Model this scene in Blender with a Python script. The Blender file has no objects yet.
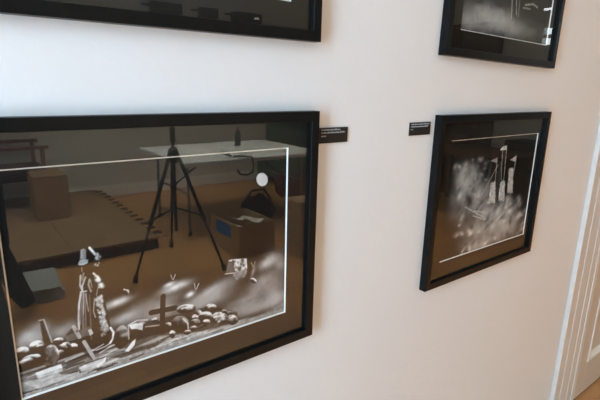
import bpy, bmesh, math, random
import numpy as np
from mathutils import Vector, Matrix

random.seed(7)
sc = bpy.context.scene
COL = sc.collection
PI = math.pi

# ------------------------------------------------------------------ materials
def mat(name, col, rough=.6, spec=.5, metal=0.0, noise=None, bump=None, scale=20.0, coat=0.0):
    m = bpy.data.materials.new(name); m.use_nodes = True
    nt = m.node_tree; b = nt.nodes['Principled BSDF']
    b.inputs['Base Color'].default_value = (*col, 1)
    b.inputs['Roughness'].default_value = rough
    b.inputs['Metallic'].default_value = metal
    b.inputs['Specular IOR Level'].default_value = spec
    b.inputs['Coat Weight'].default_value = coat
    if noise or bump:
        tc = nt.nodes.new('ShaderNodeTexCoord'); n = nt.nodes.new('ShaderNodeTexNoise')
        n.inputs['Scale'].default_value = scale; n.inputs['Detail'].default_value = 5
        nt.links.new(tc.outputs['Object'], n.inputs['Vector'])
        if noise:
            r = nt.nodes.new('ShaderNodeValToRGB')
            r.color_ramp.elements[0].position = .3; r.color_ramp.elements[1].position = .7
            r.color_ramp.elements[0].color = (*[c * (1 - noise) for c in col], 1)
            r.color_ramp.elements[1].color = (*[min(1, c * (1 + noise)) for c in col], 1)
            nt.links.new(n.outputs['Fac'], r.inputs['Fac']); nt.links.new(r.outputs['Color'], b.inputs['Base Color'])
        if bump:
            bp = nt.nodes.new('ShaderNodeBump'); bp.inputs['Strength'].default_value = bump; bp.inputs['Distance'].default_value = .004
            nt.links.new(n.outputs['Fac'], bp.inputs['Height']); nt.links.new(bp.outputs['Normal'], b.inputs['Normal'])
    return m

def wood_floor(name):
    m = bpy.data.materials.new(name); m.use_nodes = True
    nt = m.node_tree; b = nt.nodes['Principled BSDF']; L = nt.links
    tc = nt.nodes.new('ShaderNodeTexCoord')
    br = nt.nodes.new('ShaderNodeTexBrick')
    br.inputs['Scale'].default_value = 1.0; br.inputs['Brick Width'].default_value = 1.3; br.inputs['Row Height'].default_value = .075
    br.inputs['Mortar Size'].default_value = .0018; br.inputs['Bias'].default_value = 0.0
    br.inputs['Color1'].default_value = (.50, .225, .066, 1); br.inputs['Color2'].default_value = (.65, .325, .105, 1); br.inputs['Mortar'].default_value = (.12, .05, .02, 1)
    L.new(tc.outputs['Object'], br.inputs['Vector'])
    mp = nt.nodes.new('ShaderNodeMapping'); mp.inputs['Scale'].default_value = (2, 45, 2)
    n = nt.nodes.new('ShaderNodeTexNoise'); n.inputs['Scale'].default_value = 2.0; n.inputs['Detail'].default_value = 6
    L.new(tc.outputs['Object'], mp.inputs['Vector']); L.new(mp.outputs['Vector'], n.inputs['Vector'])
    mx = nt.nodes.new('ShaderNodeMix'); mx.data_type = 'RGBA'; mx.blend_type = 'MULTIPLY'; mx.inputs['Factor'].default_value = .4
    L.new(br.outputs['Color'], mx.inputs[6]); L.new(n.outputs['Fac'], mx.inputs[7])
    hs = nt.nodes.new('ShaderNodeBrightContrast'); hs.inputs['Bright'].default_value = .03
    L.new(mx.outputs[2], hs.inputs['Color']); L.new(hs.outputs['Color'], b.inputs['Base Color'])
    b.inputs['Roughness'].default_value = .38
    return m

def glass_mat(name):
    m = bpy.data.materials.new(name); m.use_nodes = True
    nt = m.node_tree; nt.nodes.remove(nt.nodes['Principled BSDF']); L = nt.links
    out = nt.nodes['Material Output']
    lw = nt.nodes.new('ShaderNodeLayerWeight'); lw.inputs['Blend'].default_value = .5      # facing: the same from either side of the pane
    pw = nt.nodes.new('ShaderNodeMath'); pw.operation = 'POWER'; pw.inputs[1].default_value = 5
    k = nt.nodes.new('ShaderNodeMath'); k.operation = 'MULTIPLY_ADD'; k.use_clamp = True; k.inputs[1].default_value = .92; k.inputs[2].default_value = .08
    L.new(lw.outputs['Facing'], pw.inputs[0])
    t = nt.nodes.new('ShaderNodeBsdfTransparent'); t.inputs['Color'].default_value = (.97, .985, .975, 1)
    g = nt.nodes.new('ShaderNodeBsdfGlossy'); g.inputs['Roughness'].default_value = 0.0
    mx = nt.nodes.new('ShaderNodeMixShader')
    L.new(pw.outputs['Value'], k.inputs[0]); L.new(k.outputs['Value'], mx.inputs['Fac'])
    L.new(t.outputs['BSDF'], mx.inputs[1]); L.new(g.outputs['BSDF'], mx.inputs[2]); L.new(mx.outputs['Shader'], out.inputs['Surface'])
    return m

def clear_mat(name):
    m = bpy.data.materials.new(name); m.use_nodes = True
    nt = m.node_tree; nt.nodes.remove(nt.nodes['Principled BSDF'])
    t = nt.nodes.new('ShaderNodeBsdfTransparent'); t.inputs['Color'].default_value = (.99, 1, .995, 1)
    nt.links.new(t.outputs['BSDF'], nt.nodes['Material Output'].inputs['Surface'])
    return m

def print_mat(name):
    m = bpy.data.materials.new(name); m.use_nodes = True
    nt = m.node_tree; b = nt.nodes['Principled BSDF']
    a = nt.nodes.new('ShaderNodeAttribute'); a.attribute_name = 'ink'
    nt.links.new(a.outputs['Color'], b.inputs['Base Color'])
    b.inputs['Roughness'].default_value = .7; b.inputs['Specular IOR Level'].default_value = .15
    return m

def emit(name, col, s):
    m = bpy.data.materials.new(name); m.use_nodes = True
    b = m.node_tree.nodes['Principled BSDF']
    b.inputs['Base Color'].default_value = (*col, 1); b.inputs['Emission Color'].default_value = (*col, 1); b.inputs['Emission Strength'].default_value = s
    return m

M = dict(
    wall=mat('plaster_white', (.76, .755, .745), .75, .2, bump=.22, scale=30),
    wall2=mat('plaster_room', (.66, .66, .60), .8, .2, bump=.08, scale=30),
    ceiling=mat('ceiling_white', (.82, .82, .79), .85, .2),
    trim=mat('painted_trim', (.69, .675, .645), .38, .5),
    baseboard=mat('painted_baseboard', (.86, .85, .82), .4, .5),
    door=mat('painted_door', (.61, .545, .465), .42, .45),
    moulding=mat('painted_moulding', (.80, .76, .70), .4, .5),
    floor=wood_floor('oak_floor'),
    frame=mat('black_frame_lacquer', (.006, .006, .006), .34, .14, noise=.2, scale=60),
    matboard=mat('black_mat_board', (.018, .0155, .013), .85, .12, noise=.12, scale=350),
    bevel=mat('white_mat_core', (.90, .88, .85), .8, .2),
    print=print_mat('photo_paper'),
    glass=glass_mat('picture_glass'), clear=clear_mat('glass_inner_face'),
    backing=mat('backing_board', (.35, .28, .2), .9),
    plaque=mat('black_plaque', (.016, .014, .012), .5, .3), plaque_text=mat('plaque_lettering', (.46, .45, .44), .6),
    black=mat('black_metal', (.015, .015, .016), .4), black_soft=mat('black_fabric', (.014, .014, .016), .9, noise=.3, scale=30),
    rubber=mat('black_rubber', (.01, .01, .01), .8), grey_metal=mat('grey_metal', (.25, .25, .26), .35, metal=.8),
    white_plastic=mat('white_plastic', (.66, .68, .68), .45), card=mat('cardboard', (.42, .27, .15), .85, noise=.12, scale=14),
    card_in=mat('cardboard_inside', (.28, .18, .10), .9), blue=mat('blue_sticker', (.03, .16, .42), .6), paper=mat('white_paper', (.62, .60, .56), .8, noise=.1, scale=8),
    grey_book=mat('grey_book_cover', (.34, .36, .36), .6, noise=.1, scale=12), pages=mat('book_pages', (.5, .47, .42), .9),
    platform=mat('pale_plywood', (.27, .165, .088), .7, noise=.15, scale=6), platform_edge=mat('dark_plywood_edge', (.10, .06, .035), .85, noise=.3, scale=20),
    navy=mat('navy_wool', (.008, .010, .045), .95, .2, noise=.3, scale=40), maroon=mat('maroon_wood', (.14, .04, .04), .5), maroon_cloth=mat('plum_upholstery', (.05, .02, .03), .9, noise=.2, scale=40),
    green=mat('dark_green_upholstery', (.10, .17, .13), .9, noise=.2, scale=30), red=mat('red_cloth', (.16, .03, .03), .85),
    brown=mat('brown_wood', (.085, .042, .02), .5, noise=.25, scale=9), dark_brown=mat('dark_walnut', (.03, .016, .01), .5), glass_bottle=mat('bottle_glass', (.05, .06, .05), .15),
    silver=mat('bottle_label', (.5, .5, .45), .5), window_paint=mat('window_paint', (.75, .75, .72), .45), lamp_white=emit('lamp_diffuser', (1, .93, .82), 6), led=emit('led', (1, .95, .85), 4),
    tube=emit('fluorescent_tube', (.95, .97, 1), 9), book_a=mat('book_red', (.12, .03, .02), .7), book_b=mat('book_tan', (.22, .15, .08), .7), book_c=mat('book_green', (.03, .06, .04), .7),
)

# ------------------------------------------------------------------ mesh helpers
def box(bm, x0, x1, y0, y1, z0, z1, mi=0):
    v = [bm.verts.new(p) for p in ((x0, y0, z0), (x1, y0, z0), (x1, y1, z0), (x0, y1, z0), (x0, y0, z1), (x1, y0, z1), (x1, y1, z1), (x0, y1, z1))]
    fs = []
    for f in ((3, 2, 1, 0), (4, 5, 6, 7), (0, 1, 5, 4), (1, 2, 6, 5), (2, 3, 7, 6), (3, 0, 4, 7)):
        q = bm.faces.new([v[i] for i in f]); q.material_index = mi; fs.append(q)
    return fs

def tube(bm, pts, rad, seg=12, mi=0):
    pts = [Vector(p) for p in pts]
    rads = rad if isinstance(rad, (list, tuple)) else [rad] * len(pts)
    rings = []
    for i, p in enumerate(pts):
        d = (pts[min(i + 1, len(pts) - 1)] - pts[max(i - 1, 0)]).normalized()
        u = d.cross(Vector((0, 0, 1)) if abs(d.z) < .95 else Vector((1, 0, 0))).normalized(); w = d.cross(u)
        rings.append([bm.verts.new(p + (u * math.cos(2 * PI * k / seg) + w * math.sin(2 * PI * k / seg)) * rads[i]) for k in range(seg)])
    for a, b in zip(rings, rings[1:]):
        for k in range(seg):
            f = bm.faces.new((a[k], b[k], b[(k + 1) % seg], a[(k + 1) % seg])); f.smooth = True; f.material_index = mi
    for rg in (rings[0][::-1], rings[-1]):
        f = bm.faces.new(rg[::-1]); f.material_index = mi

def lathe(bm, prof, cx=0, cy=0, seg=20, mi=0):
    tube(bm, [(cx, cy, z) for r, z in prof], [max(r, .0005) for r, z in prof], seg, mi)

def obj(name, bm, mats, parent=None, bevel=0, smooth=False):
    bmesh.ops.recalc_face_normals(bm, faces=bm.faces[:])
    me = bpy.data.meshes.new(name); bm.to_mesh(me); bm.free()
    for k in ([mats] if isinstance(mats, str) else mats): me.materials.append(M[k])
    o = bpy.data.objects.new(name, me); COL.objects.link(o)
    if parent: o.parent = parent
    if smooth:
        for f in me.polygons: f.use_smooth = True
    if bevel:
        md = o.modifiers.new('bevel', 'BEVEL'); md.width = bevel; md.segments = 2; md.limit_method = 'ANGLE'
    return o

def B(name, mats, parent, *boxes, bevel=0):
    bm = bmesh.new()
    for b in boxes: box(bm, *b)
    return obj(name, bm, mats, parent, bevel)

def T(name, mats, parent, *tubes, seg=12):
    bm = bmesh.new()
    for pts, r in tubes: tube(bm, pts, r, seg)
    return obj(name, bm, mats, parent)

def thing(name, label, cat, loc=(0, 0, 0), rz=0.0, group=None):
    o = bpy.data.objects.new(name, None); o.empty_display_size = .05; COL.objects.link(o)
    o.location = loc; o.rotation_euler = (0, 0, rz)
    return tag(o, label, cat, group)

def tag(o, label, cat, group=None):
    o['label'] = label; o['category'] = cat
    if group: o['group'] = group
    return o

def struct(o):
    if o.parent is None: o['kind'] = 'structure'
    return o

def copy_thing(src, loc, rz, label):
    r = src.copy(); COL.objects.link(r); r.location = loc; r.rotation_euler = (0, 0, rz); r['label'] = label
    for ch in list(src.children):
        c = ch.copy(); COL.objects.link(c); c.parent = r
        for g in list(ch.children):
            d = g.copy(); COL.objects.link(d); d.parent = c
    return r

# ------------------------------------------------------------------ drawing the three prints (millimetres on the paper)
def raster(ops, wmm, hmm, nx, ny, seed, base=.018):
    rng = np.random.default_rng(seed)
    X, Y = np.meshgrid(np.linspace(0, wmm, nx), np.linspace(0, hmm, ny))
    def noise(k):
        g = rng.random((int(hmm / k) + 3, int(wmm / k) + 3)); gx = X / k; gy = Y / k
        i = gx.astype(int); j = gy.astype(int); fx = gx - i; fy = gy - j; fx = fx * fx * (3 - 2 * fx); fy = fy * fy * (3 - 2 * fy)
        return (g[j, i] * (1 - fx) + g[j, i + 1] * fx) * (1 - fy) + (g[j + 1, i] * (1 - fx) + g[j + 1, i + 1] * fx) * fy
    N1, N2, N3 = noise(2.2), noise(7), noise(22)
    C = np.full(X.shape, base)
    def segd(ax, ay, bx, by):
        dx, dy = bx - ax, by - ay; t = np.clip(((X - ax) * dx + (Y - ay) * dy) / (dx * dx + dy * dy + 1e-9), 0, 1)
        return np.hypot(X - ax - t * dx, Y - ay - t * dy)
    def inside(P):
        r = np.zeros(X.shape, bool); n = len(P)
        for a in range(n):
            (x0, y0), (x1, y1) = P[a], P[(a + 1) % n]
            if y0 == y1: continue
            r ^= ((y0 > Y) != (y1 > Y)) & (X < (x1 - x0) * (Y - y0) / (y1 - y0) + x0)
        return r
    for o in ops:
        k = o[0]
        if k in 'er':
            cx, cy, ax, ay, bx, by, val, al, soft = o[1:]
            det = ax * by - ay * bx; dx, dy = X - cx, Y - cy
            p = (dx * by - dy * bx) / det; q = (ax * dy - ay * dx) / det; d = np.hypot(p, q)
            a = np.clip((1 + soft * .5 - d) / max(soft, .05), 0, 1) if k == 'r' or soft < .9 else np.exp(-(d * 1.25) ** 2)
            a = a * a * (3 - 2 * a) if soft < .9 else np.clip(a * (.7 + .5 * N3) * (.88 + .24 * N2), 0, 1)
            v = val
            if k == 'r': v = np.clip(val * (.06 + 1.55 * np.clip(-q * .8 + p * .25 + .12 + (N2 - .5) * .5, 0, .85)) * (.6 + .5 * N2 + .3 * N1), .015, 1)
            C = C * (1 - np.clip(a * al, 0, 1)) + v * np.clip(a * al, 0, 1)
        elif k == 'p':
            P = list(zip(o[1][::2], o[1][1::2])); val, al, soft = o[2:]
            d = np.min([segd(*P[i], *P[(i + 1) % len(P)]) for i in range(len(P))], axis=0); d = np.where(inside(P), d, -d)
            a = np.clip(d / max(soft, .8) + .5, 0, 1) * al
            C = C * (1 - a) + np.clip(val * (.82 + .3 * N1 * N2 + .2 * N2), 0, 1) * a
        elif k == 's':
            P = list(zip(o[1][::2], o[1][1::2])); w, val, al = o[2:]
            d = np.min([segd(*P[i], *P[i + 1]) for i in range(len(P) - 1)], axis=0)
            a = np.clip((w * .5 - d) / .9 + .5, 0, 1) * (al * (.7 + .45 * N2) if val > .1 else al)
            a = np.clip(a, 0, 1); C = C * (1 - a) + val * a
        elif k == 'k':
            P = list(zip(o[1][::2], o[1][1::2])); n, sz, val = o[2:]
            xs = [q[0] for q in P]; ys = [q[1] for q in P]; idx = np.argwhere(inside(P))
            if len(idx) == 0: continue
            for j, i in idx[rng.integers(0, len(idx), n)]:
                cx, cy = X[0, i], Y[j, 0]; r = sz * rng.uniform(.5, 1.2); m = max(2, int(r * 2.5 / (wmm / nx)))
                sl = (slice(max(0, j - m), j + m + 1), slice(max(0, i - m), i + m + 1))
                a = np.exp(-((X[sl] - cx) ** 2 / (r * r) + (Y[sl] - cy) ** 2 / (r * r * 1.4))) * .85
                C[sl] = C[sl] * (1 - a) + val * rng.uniform(.6, 1.1) * a
    return np.clip(C + (N1 - .5) * .02, .004, 1)

def make_print(name, ops, w, h, nx, ny, seed, parent, x0, y, z0, ext):
    """a sheet of photographic paper, slightly larger than its mat opening, as a fine grid carrying the ink as a colour attribute"""
    mx = int(ext / w * nx) + 1
    ink = raster(ops, w * 1000, h * 1000, nx, ny, seed); ink = np.pad(ink, mx, mode='edge')
    ny2, nx2 = ink.shape
    xs = x0 + (np.arange(nx2) - mx) * w / (nx - 1); zs = z0 + (np.arange(ny2) - mx) * h / (ny - 1)
    GX, GZ = np.meshgrid(xs, zs)
    co = np.stack([GX, np.full(GX.shape, y), GZ], -1).reshape(-1, 3)
    i = np.arange(ny2 * nx2).reshape(ny2, nx2)
    f = np.stack([i[:-1, :-1], i[:-1, 1:], i[1:, 1:], i[1:, :-1]], -1).reshape(-1, 4)
    me = bpy.data.meshes.new(name)
    me.vertices.add(len(co)); me.vertices.foreach_set('co', co.astype(np.float32).ravel())
    me.loops.add(f.size); me.loops.foreach_set('vertex_index', f.astype(np.int32).ravel())
    me.polygons.add(len(f)); me.polygons.foreach_set('loop_start', np.arange(0, f.size, 4, dtype=np.int32))
    me.update(calc_edges=True)
    a = me.color_attributes.new('ink', 'FLOAT_COLOR', 'POINT')
    lin = np.clip((ink.ravel() ** 1.6) * 1.05 + .004, 0, .93)
    a.data.foreach_set('color', np.stack([lin, lin, np.minimum(lin * 1.03, .95), np.ones_like(lin)], -1).astype(np.float32).ravel())
    me.materials.append(M['print'])
    o = bpy.data.objects.new(name, me); COL.objects.link(o); o.parent = parent
    return o

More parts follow.
